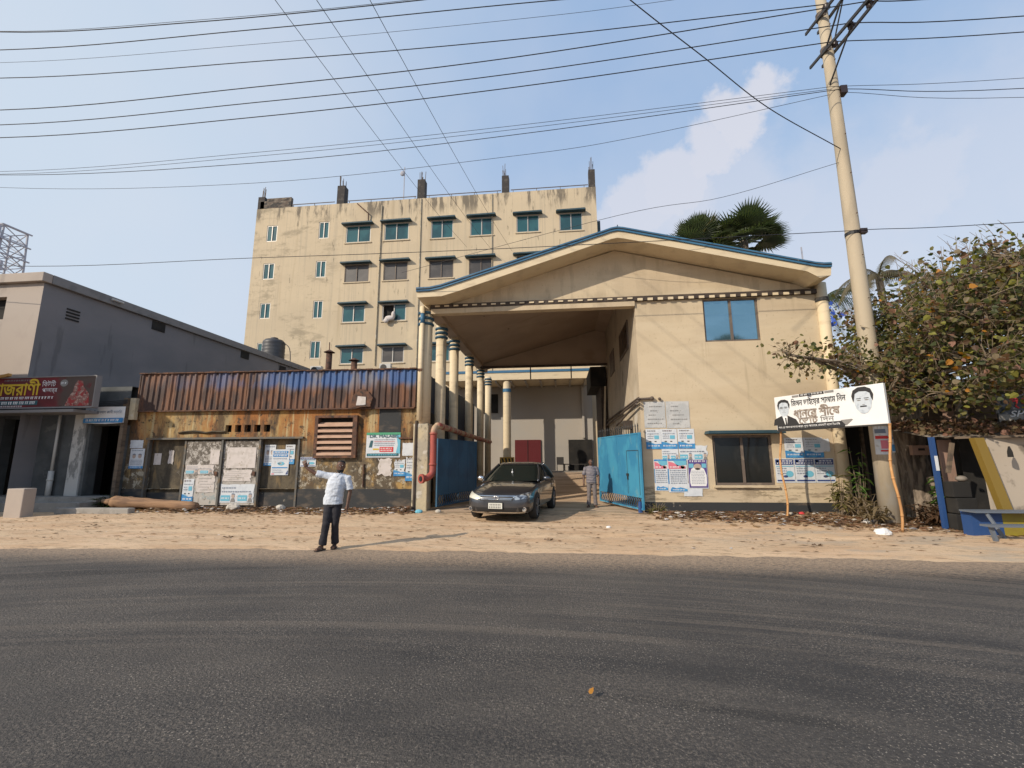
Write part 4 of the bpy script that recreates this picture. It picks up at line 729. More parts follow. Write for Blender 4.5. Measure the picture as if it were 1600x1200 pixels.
def f_navyhead(t,w,h,r):
    B(t,'p_navy',w*.03,w*.97,h*.74,h*.96); B(t,'p_white',0,0,0,0,oval(w*.14,h*.87,w*.06,h*.06)); L(t,'p_white',w*.24,w*.92,h*.86,h*.06,r); L(t,'p_white',w*.1,w*.92,h*.77,h*.06,r); B(t,'p_cyan',w*.05,w*.95,h*.66,h*.69)
    for k in range(3): L(t,'p_ink',w*.08,w*.6,h*(.56-.1*k),h*.045,r)
    B(t,'p_cyan',0,0,0,0,oval(w*.72,h*.36,w*.2,h*.13)); B(t,'p_navy',0,0,0,0,oval(w*.5,h*.26,w*.12,h*.05)); B(t,'p_navy',w*.05,w*.95,h*.06,h*.12)
def f_pink(t,w,h,r):
    B(t,'p_blue',w*.02,w*.98,h*.94,h*.99); B(t,'p_cyan',0,0,0,0,[(w*.5,h*.78),(w*.98,h*.82),(w*.98,h*.94),(w*.3,h*.94)]); B(t,'p_pink',0,0,0,0,[(w*.05,h*.70),(w*.9,h*.70),(w*.95,h*.76),(w*.55,h*.80),(w*.3,h*.88),(w*.05,h*.92)])
    L(t,'p_white',w*.12,w*.6,h*.72,h*.05,r); B(t,'p_face',0,0,0,0,oval(w*.78,h*.75,w*.11,h*.05)); B(t,'p_blue',w*.0,w*.05,h*.25,h*.7)
    for k in range(7): L(t,'p_ink',w*.12,w*.93,h*(.63-.062*k),h*.03,r)
    B(t,'p_blue',0,0,0,0,[(w*.1,h*.03),(w*.95,h*.03),(w*.95,h*.1),(w*.6,h*.15),(w*.4,h*.12),(w*.2,h*.16),(w*.1,h*.1)]); L(t,'p_white',w*.2,w*.8,h*.06,h*.035,r)
def f_purple(t,w,h,r):
    B(t,'p_purple',w*.03,w*.97,h*.03,h*.97); rect(t,'p_white',0,0,0,0,y=-.014,pts=[(w*.12,h*.08),(w*.88,h*.08),(w*.93,h*.2),(w*.93,h*.45),(w*.82,h*.66),(w*.62,h*.74),(w*.38,h*.74),(w*.18,h*.66),(w*.08,h*.45),(w*.08,h*.2)])
    rect(t,'p_face',0,0,0,0,y=-.016,pts=oval(w*.5,h*.74,w*.2,h*.1)); rect(t,'black',0,0,0,0,y=-.018,pts=oval(w*.5,h*.66,w*.13,h*.035)); words(t,'p_white',w*.1,w*.9,h*.89,h*.055,y=-.016,rnd=r); rect(t,'p_cyan',w*.06,w*.3,h*.7,h*.84,y=-.0135); rect(t,'p_cyan',w*.72,w*.94,h*.7,h*.84,y=-.0135)
    for k in range(9): words(t,'p_ink',w*.16,w*.84,h*(.57-.052*k),h*.025,y=-.017,rnd=r)
def f_scrape(t,w,h,r):
    for k in range(60):
        a, b = r.uniform(.03,.95)*w, r.uniform(.03,.95)*h; q = r.uniform(.01,.035); B(t,'grey_print',0,0,0,0,[(a,b),(a+q,b+q*.3),(a+q*.6,b+q),(a-q*.2,b+q*.6)]) if k < 0 else None
    for k in range(5): L(t,'grey_print',w*r.uniform(.05,.3),w*r.uniform(.5,.95),h*(.15+.16*k),h*.035,r)
def f_blank(t,w,h,r): pass
def f_dr(t,w,h,r):
    B(t,'p_green',0,w,h*.90,h); B(t,'p_cyan',0,0,0,0,[(w*.88,h*.18),(w,h*.14),(w,h*.9),(w*.88,h*.88),(w*.93,h*.5)])
    text('lettering','DR. MALABIS','p_teal',t,w*.1,-.017,h*.79,h=h*.13,w=w*.84,bold=.012)
    for k in range(4): L(t,'p_red' if k==1 else 'p_ink',w*.24,w*.84,h*(.69-.075*k),h*.035,r)
    B(t,'p_red',w*.40,w*.80,h*.22,h*.42); L(t,'p_white',w*.43,w*.77,h*.33,h*.05,r); L(t,'p_white',w*.43,w*.77,h*.25,h*.05,r)
    B(t,'p_teal',0,0,0,0,[(w*.08,h*.4),(w*.17,h*.4),(w*.20,h*.68),(w*.13,h*.68)]); B(t,'p_yellow',w*.20,w*.38,h*.30,h*.36); B(t,'p_teal',w*.03,w*.96,h*.05,h*.16); L(t,'p_cyan',w*.08,w*.9,h*.08,h*.05,r)
def f_two(t,w,h,r):
    for a in (.0,.5):
        B(t,'p_cyan',w*(a+.03),w*(a+.3),h*.1,h*.4); L(t,'p_white',w*(a+.05),w*(a+.28),h*.2,h*.08,r); B(t,'p_face',0,0,0,0,oval(w*(a+.39),h*.36,w*.05,h*.12)); rect(t,'p_ink',0,0,0,0,y=-.0145,pts=[(w*(a+.39)+w*.05*math.cos(k*math.pi/6),h*.44+h*.07*math.sin(k*math.pi/6)) for k in range(7)]); B(t,'grey_print',0,0,0,0,[(w*(a+.32),h*.04),(w*(a+.46),h*.04),(w*(a+.43),h*.24),(w*(a+.35),h*.24)])
    L(t,'p_ink',w*.05,w*.9,h*.55,h*.07,r); L(t,'p_ink',w*.05,w*.45,h*.75,h*.07,r)
def wsP(s, z): v = T['workshop'] @ Vector((s, -.012, z)); return tuple(v)
def wsN(s, z, d): v = T['workshop'] @ Vector((s, d, z)); return tuple(v)
a2 = R(2)
poster('light blue notice with two faces at the workshop left end', wsP(-11.12,1.42), a2, .56, .72, 'paper', f_face)
poster('narrow pale notice above the two-face notice, workshop left end', wsP(-11.18,2.16), a2, .52, .3, 'paper', f_blank, .1)
poster('torn white scrap at the left of the empty dark niche', wsN(-10.30,1.55,.14), a2, .28, .42, 'paper_warm', f_blank, .7)
poster('small torn white strip in the middle of the empty dark niche', wsN(-9.75,1.55,.14), a2, .22, .55, 'paper_warm', f_blank, .6)
poster('row of torn white notices across the left steel door', wsN(-8.90,1.20,-.01), a2, 1.1, .34, 'paper_warm', f_two, .2)
poster('torn bright blue poster at the foot of the left steel door', wsN(-8.92,.2,-.012), a2, .42, .85, 'paper', f_wave, .3)
poster('tattered beige notices low on the left steel door', wsN(-8.45,.55,-.01), a2, .75, .62, 'paper_warm', f_scrape, .25)
poster('slanting blank white scrap at the latch side of the left steel door', wsN(-8.0,1.55,-.01), a2, .36, .55, 'paper_warm', f_blank, .5)
poster('large blank pale sheet on the right steel door', wsN(-7.36,1.42,-.01), a2, 1.1, .74, 'paper_warm', f_blank)
poster('torn white notices under the blank sheet on the right steel door', wsN(-7.45,.95,-.01), a2, 1.1, .42, 'paper_warm', f_scrape, .2)
poster('green notice pair with two portraits at the right door foot', wsN(-7.48,.2,-.01), a2, 1.28, .66, 'paper', f_two, .1)
poster('dark-haired face notice partly covered in the right niche', wsN(-6.04,1.50,.14), a2, .42, .75, 'paper', f_face)
poster('pale green notice behind the tall blue-headed poster', wsN(-5.25,1.55,.14), a2, .36, .7, 'paper', f_wave)
poster('tall white poster with blue headline in the right niche', wsN(-5.74,1.16,.125), a2, .66, .92, 'paper', f_head)
poster('blue-headed notice beside the raised hand under the louvre', wsP(-4.58,1.46), a2, .58, .34, 'paper', f_navyhead)
poster('green edged medical poster with large lettering on the workshop', wsP(-2.18,1.77), a2, 1.24, .88, 'paper', f_dr)
poster('torn white poster hanging left below the medical poster', wsP(-1.75,1.1), a2, .55, .66, 'paper_warm', f_blank, .7)
poster('diamond shaped torn poster with blue corner below the medical poster', wsP(-1.15,1.12), a2, .42, .58, 'paper', f_wave, .5)
poster('small white card with blue top right of the medical poster', wsP(-.86,1.82), a2, .42, .46, 'paper', f_blank, .15)
poster('tall torn white poster with blue foot at the workshop right end', wsP(-.72,.95), a2, .44, .84, 'paper', f_wave, .35)
G = 'posters on the gate building wall'
def gp(label, x0, z0, w, h, paper, fn, torn=0, y=14.993): poster(label, (x0,y,z0), 0, w, h, paper, fn, torn, G)
gp('scraped grey sheet, left half of the grey pair above the posters', 2.76,2.66,.68,.86,'paper_grey',f_scrape,.05)
gp('scraped grey sheet, right half of the grey pair above the posters', 3.46,2.64,.74,.88,'paper_grey',f_scrape,.05)
gp('faded white poster left under the grey sheets', 2.78,1.98,.48,.64,'paper',f_wave,.05); gp('middle of three blue-waved posters under the grey sheets', 3.26,1.98,.5,.64,'paper',f_wave,.03); gp('right blue-waved poster under the grey sheets', 3.78,1.98,.52,.64,'paper',f_wave,.03)
gp('poster with two black arches, left one torn under the waves', 3.25,1.62,.52,.36,'paper',f_two,.1,14.989); gp('torn poster with portrait arch beside the dark window', 3.78,1.60,.9,.50,'paper',f_two,.3,14.99)
gp('torn pink and blue poster at the left of the lower three', 2.98,.66,.42,1.0,'paper',f_pink,.35); gp('white poster with pink triangle, middle of the lower three', 3.40,.62,.60,1.05,'paper',f_pink,.0,14.986); gp('purple bordered poster with a turbaned portrait', 4.02,.74,.60,.92,'paper',f_purple,0,14.984)
gp('white sheet edge peeking out under the purple poster', 3.85,.5,.58,.4,'paper',f_blank,.1,14.988)
gp('brown headed blue-waved poster right of the dark window', 7.0,1.68,.56,.62,'paper',f_wave,.02); gp('second blue-waved poster below the banner', 7.57,1.68,.56,.62,'paper',f_wave,.02); gp('torn teal scrap near the corner column', 8.12,1.85,.22,.42,'paper',f_blank,.4)
gp('navy headed notice behind the bamboo pole', 6.66,.92,.56,.74,'paper',f_navyhead,0,14.989); gp('navy headed notice in the middle below the banner', 7.23,.92,.58,.74,'paper',f_navyhead,0,14.987); gp('navy headed notice beside the corner column', 7.82,.92,.56,.74,'paper',f_navyhead,0,14.989)

# ------------------------------------------------------------------ election banner on bamboo
A0, A1 = Vector((6.34,13.9,2.5)), Vector((7.76,11.5,2.44)); d = A1-A0; Lb = math.hypot(d.x,d.y); rzb = math.atan2(d.y,d.x)
t = thing('campaign_banner', 'white framed banner with two grey portraits and brown lettering', 'banner', (A0.x,A0.y,2.46), rzb)
MB().box(0,Lb,.0,.09,0,.98).build('panel','vinyl',t,local=True,bevel=.01); MB().box(-.02,Lb+.02,.012,.08,-.03,-.002).build('frame','steel',t,local=True)
S = Lb/3.35
text('lettering','িমলন ভাইেয়র সালাম িনন','black',t,.60*S,-.01,.62,h=.25,w=1.72*S,bold=.012)
text('lettering','ধানের শীেষ','brownprint',t,.66*S,-.01,.33,h=.29,w=1.45*S,bold=.045); text('lettering','েভাট','brownprint',t,.80*S,-.01,.155,h=.22,w=.62*S,bold=.045); text('lettering','িদন','grey_print',t,1.5*S,-.01,.17,h=.17,w=.42*S,bold=.01)
rect(t,'black',0,0,0,0,y=-.006,pts=[(.02,.0),(2.2*S,.0),(2.3*S,.15),(.02,.15)]); rect(t,'black',.9*S,1.7*S,.9,.975,y=-.006); rect(t,'grey_print',.65*S,.88*S,.9,.96,y=-.006); rect(t,'grey_print',1.72*S,2.0*S,.91,.97,y=-.006)
text('lettering','থানা এর সকল জনগেণর পেক্ষ, যুগ্ম আহবায়ক, রাজবাড়ী জেলা িবএনিপ','p_white',t,.06,-.01,.035,h=.09,w=2.0*S); words(t,'p_white',.95*S,1.65*S,.92,.04,y=-.01)
def portrait(cx, cz, s, suit):
    h = rect(t,'skinprint',0,0,0,0,y=-.008,name='portrait',pts=[(cx+s*a,cz+s*b) for a,b in [(-.28,.25),(-.3,.0),(-.25,-.25),(-.12,-.42),(0,-.46),(.12,-.42),(.25,-.25),(.3,0),(.28,.25),(.2,.4),(-.2,.4)]])
    rect(t,'black',0,0,0,0,y=-.011,name='hair',pts=[(cx+s*a,cz+s*b) for a,b in [(-.33,.0),(-.37,.25),(-.30,.46),(-.12,.56),(.12,.56),(.30,.46),(.37,.25),(.33,.0),(.28,.14),(.26,.30),(.14,.38),(-.10,.40),(-.24,.32),(-.28,.14)]])
    for sx in (-1,1):
        rect(t,'grey_print',0,0,0,0,y=-.012,name='eye',pts=[(cx+s*sx*.13+s*.075*math.cos(k),cz+s*.06+s*.022*math.sin(k)) for k in [q*.785 for q in range(8)]])
        rect(t,'black',cx+s*sx*.13-s*.08,cx+s*sx*.13+s*.08,cz+s*.115,cz+s*.14,y=-.012,name='brow')
    rect(t,'grey_print',cx-s*.03,cx+s*.05,cz-s*.12,cz-s*.1,y=-.012,name='nose'); rect(t,'black' if not suit else 'grey_print',cx-s*.11,cx+s*.11,cz-s*.2,cz-s*(.15 if not suit else .185),y=-.012,name='mouth')
    if suit:
        rect(t,'black',cx-s*.24,cx+s*.24,cz+s*.075,cz+s*.09,y=-.013,name='glasses')
        rect(t,'black',0,0,0,0,y=-.007,name='suit',pts=[(cx-s*.7,.15),(cx-s*.62,cz-s*.55),(cx-s*.2,cz-s*.38),(cx+s*.2,cz-s*.38),(cx+s*.65,cz-s*.62),(cx+s*.8,.15)]); rect(t,'p_white',0,0,0,0,y=-.0085,name='collar',pts=[(cx-s*.12,cz-s*.42),(cx+s*.18,cz-s*.42),(cx+s*.12,.16),(cx+s*.0,.16)]); rect(t,'black',0,0,0,0,y=-.010,name='tie',pts=[(cx+.02*s,cz-s*.5),(cx+s*.1,cz-s*.5),(cx+s*.12,.16),(cx+s*.03,.16)])
portrait(.32*S,.60,.50,True); portrait(2.78*S,.58,.66,False)
rect(t,'grey_print',0,0,0,0,y=-.0065,name='shoulder_print',pts=[(2.25*S,.02),(2.45*S,.16),(2.42*S,.18),(2.1*S,.17)])  # grey printed shoulder shape beside the portrait
for (x,y,z1,lb) in [(6.40,13.98,2.5,'left bamboo pole propping the banner near the window'),(7.68,11.48,2.44,'right bamboo pole at the roadside banner end')]:
    q = MB(); pts = [(x-.04+.05*math.sin(k*1.3)+.01*k,y-.08+.06*k/6,-.05+(z1+.05)*k/6) for k in range(7)]; q.tube(catmull(pts,4),.029,8)
    for k in range(1,7): q.tube([Vector(pts[k])-Vector((0,0,.02)),Vector(pts[k])+Vector((0,0,.02))],.035,8)
    tag(q.build('bamboo_pole','bamboo',loc=(x,y,0),smooth=True), lb, 'pole', 'bamboo poles under the banner')

# ------------------------------------------------------------------ utility pole and wires
up_ = thing('utility_pole', 'tall tapered concrete utility pole with steel crossarms', 'utility pole', (8.7,13.26,0))
m = MB(); m.tube([(8.70,13.26,-.1),(8.70,13.26,3.7),(8.74,13.26,11),(8.76,13.26,17.5)],[.28,.225,.17,.14],20); m.build('shaft','pole',up_,smooth=True)
for k in range(22): MB().bar((8.70+.005*k,13.26-.27+.005*k,2.2+k*.65),(8.70+.005*k,13.26-.30+.004*k,2.2+k*.65),.02).build('step_bolt','rust',up_) if k%2==0 else None
for (z0,z1,y0,y1,zz) in [(14.45,13.95,13.9,11.1,0),(15.75,15.3,13.9,11.6,1)]:
    for sx in (-.19,.19):
        if sx > 0 and zz: pass
        m = MB(); m.bar((8.75+sx,y0,z0),(8.75+sx*.6,y1,z1),.05,.09); m.build('crossarm','steel',up_)
m = MB(); m.bar((8.60,13.15,13.1),(8.70,12.0,14.1),.035); m.build('brace','steel',up_); m = MB(); m.bar((8.65,13.2,14.4),(8.75,12.0,15.6),.04); m.build('brace','steel',up_); m = MB(); m.bar((8.9,13.3,14.4),(8.9,12.2,15.9),.03); m.build('brace','steel',up_)
def insul(x,y,z,r=.09):
    q = MB(); q.loft([(x,y,z-.16,.03,.03),(x,y,z-.14,.03,.03),(x,y,z-.10,r,r),(x,y,z-.06,r*.6,r*.6),(x,y,z-.03,r*1.05,r*1.05),(x,y,z,r*.5,r*.5),(x,y,z+.04,r*.75,r*.75),(x,y,z+.06,.03,.03)],12); q.build('insulator','insul',up_,smooth=True)
for y,z in [(12.88,14.32),(12.12,14.14),(11.35,13.98)]: insul(8.73,y,z)
for y,z in [(13.04,15.86),(12.2,15.75),(11.7,15.6)]: insul(8.75,y,z,.11)
MB().box(8.86,9.05,13.08,13.3,12.75,13.0).build('clamp','insul',up_); MB().tube([(8.72,13.26,8.1),(8.72,13.26,8.2)],.2,16).build('clamp_band','wirem',up_); MB().box(8.8,8.98,13.02,13.16,8.08,8.22).build('clamp','insul',up_)
MB().tube([(8.71,13.26,14.3),(8.71,13.26,14.5)],.165,16).build('clamp_band','rail',up_); MB().tube([(8.71,13.26,15.6),(8.71,13.26,15.8)],.16,16).build('clamp_band','rail',up_)
WG = 'overhead cables strung across the sky'
PA, PB, PC = (1.82,8.8,11.93), (3.76,10.0,11.42), (5.88,11.5,11.12)
def wire(label, pts, r, ext=True):
    pts = [Vector(p) for p in pts]
    if ext: pts = [pts[0] + (pts[0]-pts[1])*1.2 + Vector((0,0,1.2))] + pts
    r *= 1.2; c = catmull(pts, 8); m_ = pts[len(pts)//2]; q = MB(); q.tube(c, r, 5, False); tag(q.build('overhead_wire','wirem',loc=tuple(m_),smooth=True), label, 'cable', WG)
wire('topmost thick cable leaving the picture top centre', [(-19.09,11.40,16.47),(-11.75,11.40,15.95),(-3.94,11.40,15.80),(3,11.4,15.9),(8.75,11.7,15.66)], .013)
wire('hair-thin wire hugging the topmost thick cable', [(-19.77,11.80,17.02),(-12.18,11.80,16.53),(-4.51,11.80,16.35),(4,11.8,16.5),(14,11.8,17.0)], .006)
wire('second thick cable from the top of the sky', [(-20.26,12.20,16.71),(-10.11,12.20,16.36),(0.23,12.20,16.20),(8.75,12.2,15.8)], .013)
wire('thin wire between the second and third thick cables', [(-23.45,14.20,18.53),(-11.69,14.20,18.07),(-1.42,14.20,17.93),(4.40,14.20,18.04),(15,14.2,18.6)], .006)
wire('third thick cable running to the upper crossarm', [(-21.38,13.04,16.44),(-10.67,13.04,15.99),(-1.31,13.04,15.80),(8.75,13.04,15.92)], .013)
wire('fourth thick cable, to the outer lower insulator', [(-18.34,11.35,13.27),(-9.19,11.35,13.20),(-1.14,11.35,13.35),(8.71,11.35,14.03)], .012)
wire('fifth thick cable, to the middle lower insulator', [(-19.46,12.12,13.45),(-9.76,12.12,13.39),(-1.22,12.12,13.56),(8.73,12.12,14.19)], .012)
wire('lowest thick cable, to the inner lower insulator', [(-20.56,12.88,13.64),(-10.32,12.88,13.54),(-1.30,12.88,13.78),(8.73,12.88,14.37)], .013)
wire('upper of the twin thin wires below the thick cables', [(-20.61,13.10,12.40),(-10.36,13.10,12.33),(-1.33,13.10,12.54),(8.62,13.10,12.99)], .006)
wire('lower of the twin thin wires below the thick cables', [(-20.67,13.15,12.33),(-10.38,13.15,12.22),(-1.34,13.15,12.44),(8.65,13.15,12.95)], .006)
wire('medium cable just under the twin thin wires', [(-20.87,13.10,12.28),(-10.46,13.10,11.92),(-1.35,13.10,12.2),(8.91,13.10,12.88)], .009)
wire('slack thin wire passing over the block roof', [(-20.78,13.30,11.89),(-10.40,13.30,11.29),(-1.36,13.30,11.58),(2.80,13.30,11.95),(8.85,13.2,12.84)], .006)
wire('lone cable crossing the block facade and the gable', [(-19.65,13.00,8.56),(-9.90,13.00,8.32),(-1.34,13.00,8.17),(8.88,13.02,8.15)], .009)
wire('faint drop wire sagging from the pole toward the block corner', [(-6,16,8.9),(1.96,13.20,9.17),(5.15,13.20,9.57),(8.6,13.20,10.47)], .006, False)
wire('short run of the outer lower cable right of the pole', [(8.71,11.35,14.03),(10.18,11.35,13.9),(16,11.35,13.7),(30,11.35,14)], .012, False)
wire('short run of the middle lower cable right of the pole', [(8.73,12.12,14.19),(13.22,12.12,13.86),(30,12.12,13.6)], .012, False)
wire('short run of the inner lower cable right of the pole', [(8.73,12.88,14.37),(13.95,12.88,14.08),(30,12.9,13.9)], .012, False)
wire('thin wire right of the pole, uppermost of three', [(8.62,13.10,12.99),(13.92,13.10,12.73),(30,13.1,12.6)], .006, False); wire('cable right of the pole, middle of three', [(8.91,13.10,12.88),(14.07,13.30,12.55),(30,13.3,12.3)], .009, False); wire('thin wire right of the pole, lowest of three', [(8.91,13.20,12.86),(14.01,13.30,12.25),(30,13.3,11.6)], .006, False)
wire('cable running right from the pole above the tree crown', [(8.88,13.0,8.15),(13.01,13.00,8.12),(30,13,8.4)], .009, False)
wire('diagonal stay cable slanting down to the pole', [(-1.6,6.6,12.9),PA,PB,PC,(8.62,13.12,10.87)], .011, False)
for i,(a,b,lb) in enumerate([((-7.79,10,14.63),(-7.0,32.85,18.4),'left of three fine wires slanting down onto the block'),((-6.53,10,14.46),(-5.1,32.85,18.2),'middle of three fine wires slanting down onto the block'),((-4.96,10,14.26),(-3.4,32.85,17.9),'right of three fine wires slanting down onto the block')]):
    a, b = Vector(a), Vector(b); wire(lb, [a+(a-b)*.42+Vector((0,0,.5)), a, (a*2+b)/3-Vector((0,0,.25)), (a+b*2)/3-Vector((0,0,.28)), b], .008, False)
# papers on the pole
def pole_paper(label, z0, z1, a0, a1, paper, blocks):
    t = thing('poster', label, 'poster', (8.70,13.26,z0), 0, 'papers wrapped round the pole'); q = MB(); n = 8; r0 = .262
    for k in range(n+1):
        a = a0+(a1-a0)*k/n; q.v += [(r0*math.cos(a),r0*math.sin(a),0),((r0-.02)*math.cos(a),(r0-.02)*math.sin(a),z1-z0)]
    q.f = [(2*k,2*k+2,2*k+3,2*k+1) for k in range(n)]; q.mi = [0]*n; q.build('paper',paper,t,local=True)
    for (u0,u1,v0,v1,mm) in blocks:
        q = MB(); 
        for k in range(5):
            a = a0+(a1-a0)*(u0+(u1-u0)*k/4); zz = z1-z0
            q.v += [((r0+.004-.02*v0)*math.cos(a),(r0+.004-.02*v0)*math.sin(a),v0*zz),((r0+.004-.02*v1)*math.cos(a),(r0+.004-.02*v1)*math.sin(a),v1*zz)]
        q.f = [(2*k,2*k+2,2*k+3,2*k+1) for k in range(4)]; q.mi=[0]*4; q.build('print_block',mm,t,local=True)
pole_paper('white and red notice wrapped on the front of the concrete pole',1.75,2.5,R(-160),R(-80),'paper',[(.1,.9,.55,.66,'p_red'),(.4,.85,.2,.5,'p_pink'),(.35,.95,.1,.16,'p_red'),(.1,.8,.75,.9,'p_ink')])
pole_paper('blue and white notice on the right flank of the concrete pole',1.8,2.5,R(-78),R(-20),'paper',[(.05,.95,.05,.3,'p_blue'),(.1,.9,.5,.6,'p_ink'),(.1,.9,.75,.85,'p_cyan')])

# ------------------------------------------------------------------ car
car = thing('parked_car', 'dark grey sedan leaving through the gate portal', 'car', (-1.38,14.75,.01), R(-8.5))
car.scale = (1.07,1.07,1.07)
ST = [(-2.30,.40,.30,.44,.50,.60),(-2.26,.66,.22,.50,.58,.665),(-2.12,.80,.18,.56,.66,.735),(-1.85,.865,.17,.62,.74,.82),(-1.45,.885,.18,.66,.80,.90),(-1.05,.89,.19,.68,.86,.96),(-.75,.89,.19,.68,.89,.985),(-.2,.89,.19,.68,.91,.99),(.5,.89,.19,.68,.93,1.0),(1.1,.888,.19,.68,.95,1.02),(1.6,.875,.20,.68,.96,1.05),(2.0,.85,.22,.66,.95,1.06),(2.2,.78,.28,.62,.90,1.03),(2.28,.6,.38,.58,.82,.93)]
bv = []; 
for (y,w,zb,zm,zs,zt) in ST:
    half = [(0,zb),(w*.55,zb),(w*.93,zb+.03),(w,zb+.14),(w*1.0,zm),(w*.965,zs-.03),(w*.86,zs+(zt-zs)*.45),(w*.5,zt-.01),(0,zt)]
    bv += [(x,y,z) for x,z in half] + [(-x,y,z) for x,z in half[-2:0:-1]]
n = 16; q = MB(); q.v = bv; q.f = [(i*n+k,(i+1)*n+k,(i+1)*n+(k+1)%n,i*n+(k+1)%n) for i in range(len(ST)-1) for k in range(n)]
q.f += [tuple(range(n)), tuple(range((len(ST)-1)*n,len(ST)*n))[::-1]]; q.mi=[0]*len(q.f)
def bake(o, mods):
    for f_ in mods: f_(o)
    bpy.context.view_layer.update(); dg = bpy.context.evaluated_depsgraph_get(); me = bpy.data.meshes.new_from_object(o.evaluated_get(dg)); o.modifiers.clear(); old = o.data; o.data = me; me.polygons.foreach_set('use_smooth',[True]*len(me.polygons)); return o
body = q.build('body','car',car,local=True)
wheels = [(s_*.79,y) for s_ in (-1,1) for y in (-1.40,1.28)]
cut = MB()
for (x,y) in wheels: cut.tube([(x-.14 if x>0 else x+.14,y,.33),(x+.3 if x>0 else x-.3,y,.33)],.375,28)
cuto = cut.build('cutter','car_dark',car,local=True)
def sub(o): s_ = o.modifiers.new('s','SUBSURF'); s_.levels = 2; s_.render_levels = 2
bake(body,[sub])
me_ = body.data; bvh = BVHTree.FromPolygons([v.co.copy() for v in me_.vertices],[tuple(p.vertices) for p in me_.polygons])
def bo(o): b_ = o.modifiers.new('b','BOOLEAN'); b_.object = cuto; b_.operation='DIFFERENCE'; b_.solver='EXACT'
bake(body,[bo]); bpy.data.objects.remove(cuto)
def decal(name, corners, mt, lift=.006, nu=10, nv=5, thick=.012):
    q = MB(); ok = True
    for j in range(nv+1):
        for i in range(nu+1):
            u, v = i/nu, j/nv; a,b,c,d_ = [Vector((p[0],0,p[1])) for p in corners]; p = (a*(1-u)+b*u)*(1-v)+(d_*(1-u)+c*u)*v
            h = bvh.ray_cast(Vector((p.x,-5,p.z)),Vector((0,1,0)))
            y = h[0].y if h[0] else -1.9; nn = h[1] if h[0] else Vector((0,-1,0))
            if nn.y > 0: nn = -nn
            pp_ = Vector((p.x,y,p.z))+nn*lift; q.v.append(tuple(pp_))
    q.f = [(j*(nu+1)+i,j*(nu+1)+i+1,(j+1)*(nu+1)+i+1,(j+1)*(nu+1)+i) for j in range(nv) for i in range(nu)]; q.mi=[0]*len(q.f)
    return q.build(name,mt,car,local=True,smooth=True)
hl = decal('headlight',[(-.85,.60),(-.50,.545),(-.42,.62),(-.80,.735)],'lamp2'); hr = decal('headlight',[(.85,.60),(.50,.545),(.42,.62),(.80,.735)],'lamp')
decal('grille',[(-.42,.52),(.42,.52),(.48,.625),(-.48,.625)],'car_dark',.004)
for k in range(2): decal('grille_bar',[(-.40-.02*k,.548+.034*k),(.40+.02*k,.548+.034*k),(.40+.02*k,.558+.034*k),(-.40-.02*k,.558+.034*k)],'chrome',.009,14,1)
decal('grille_rim',[(-.48,.630),(.48,.630),(.48,.643),(-.48,.643)],'chrome',.010,14,1)
decal('lower_intake',[(-.50,.27),(.50,.27),(.55,.36),(-.55,.36)],'car_dark',.004); decal('fog_recess',[(-.80,.27),(-.58,.27),(-.56,.37),(-.80,.37)],'car_dark',.004); decal('fog_recess',[(.80,.27),(.58,.27),(.56,.37),(.80,.37)],'car_dark',.004)
decal('chrome_strip',[(-.76,.235),(.76,.235),(.76,.255),(-.76,.255)],'chrome',.012,16,1)
for sx in (-1,1):
    h = bvh.ray_cast(Vector((sx*.70,-5,.32)),Vector((0,1,0)))[0]; 
    if h: f=MB(); f.tube([(sx*.70,h.y-.02,.32),(sx*.70,h.y+.03,.32)],.06,16); fo=f.build('fog_lamp','chrome',car,local=True,smooth=False); MB().tube([(sx*.70,h.y-.03,.32),(sx*.70,h.y-.02,.32)],.042,14).build('lens','lamp',fo,local=True)
hy = bvh.ray_cast(Vector((0,-5,.42)),Vector((0,1,0)))[0].y
pl = MB().box(-.02-.17,.15+.04-.02,hy-.05,hy-.03,.335,.475).build('number_plate','plate',car,local=True)
MB().box(-.215,.185,hy-.03,hy-.015,.32,.49).build('plate_frame','car_dark',pl,local=True)
q = MB(); 
for i in range(7): q.box(-.165+i*.045,-.14+i*.045,hy-.056,hy-.051,.35,.395); q.box(-.155+i*.043,-.13+i*.043,hy-.056,hy-.051,.415,.455)
q.build('plate_lettering','grey_print',pl,local=True)
def ring(cx,cz,rx,rz_,y,r,n=20): 
    q = MB(); pts = [(cx+rx*math.cos(k/n*6.283),y,cz+rz_*math.sin(k/n*6.283)) for k in range(n+1)]; q.tube(pts,r,6,False); return q
ey = bvh.ray_cast(Vector((0,-5,.60)),Vector((0,1,0)))[0].y-.02
em = MB()
for rr in (ring(0,.60,.075,.05,ey,.009),ring(0,.613,.05,.022,ey-.003,.007),ring(0,.60,.022,.045,ey-.005,.007)): em.add(rr.v,rr.f)
em.build('emblem','chrome',car,local=True,smooth=True)
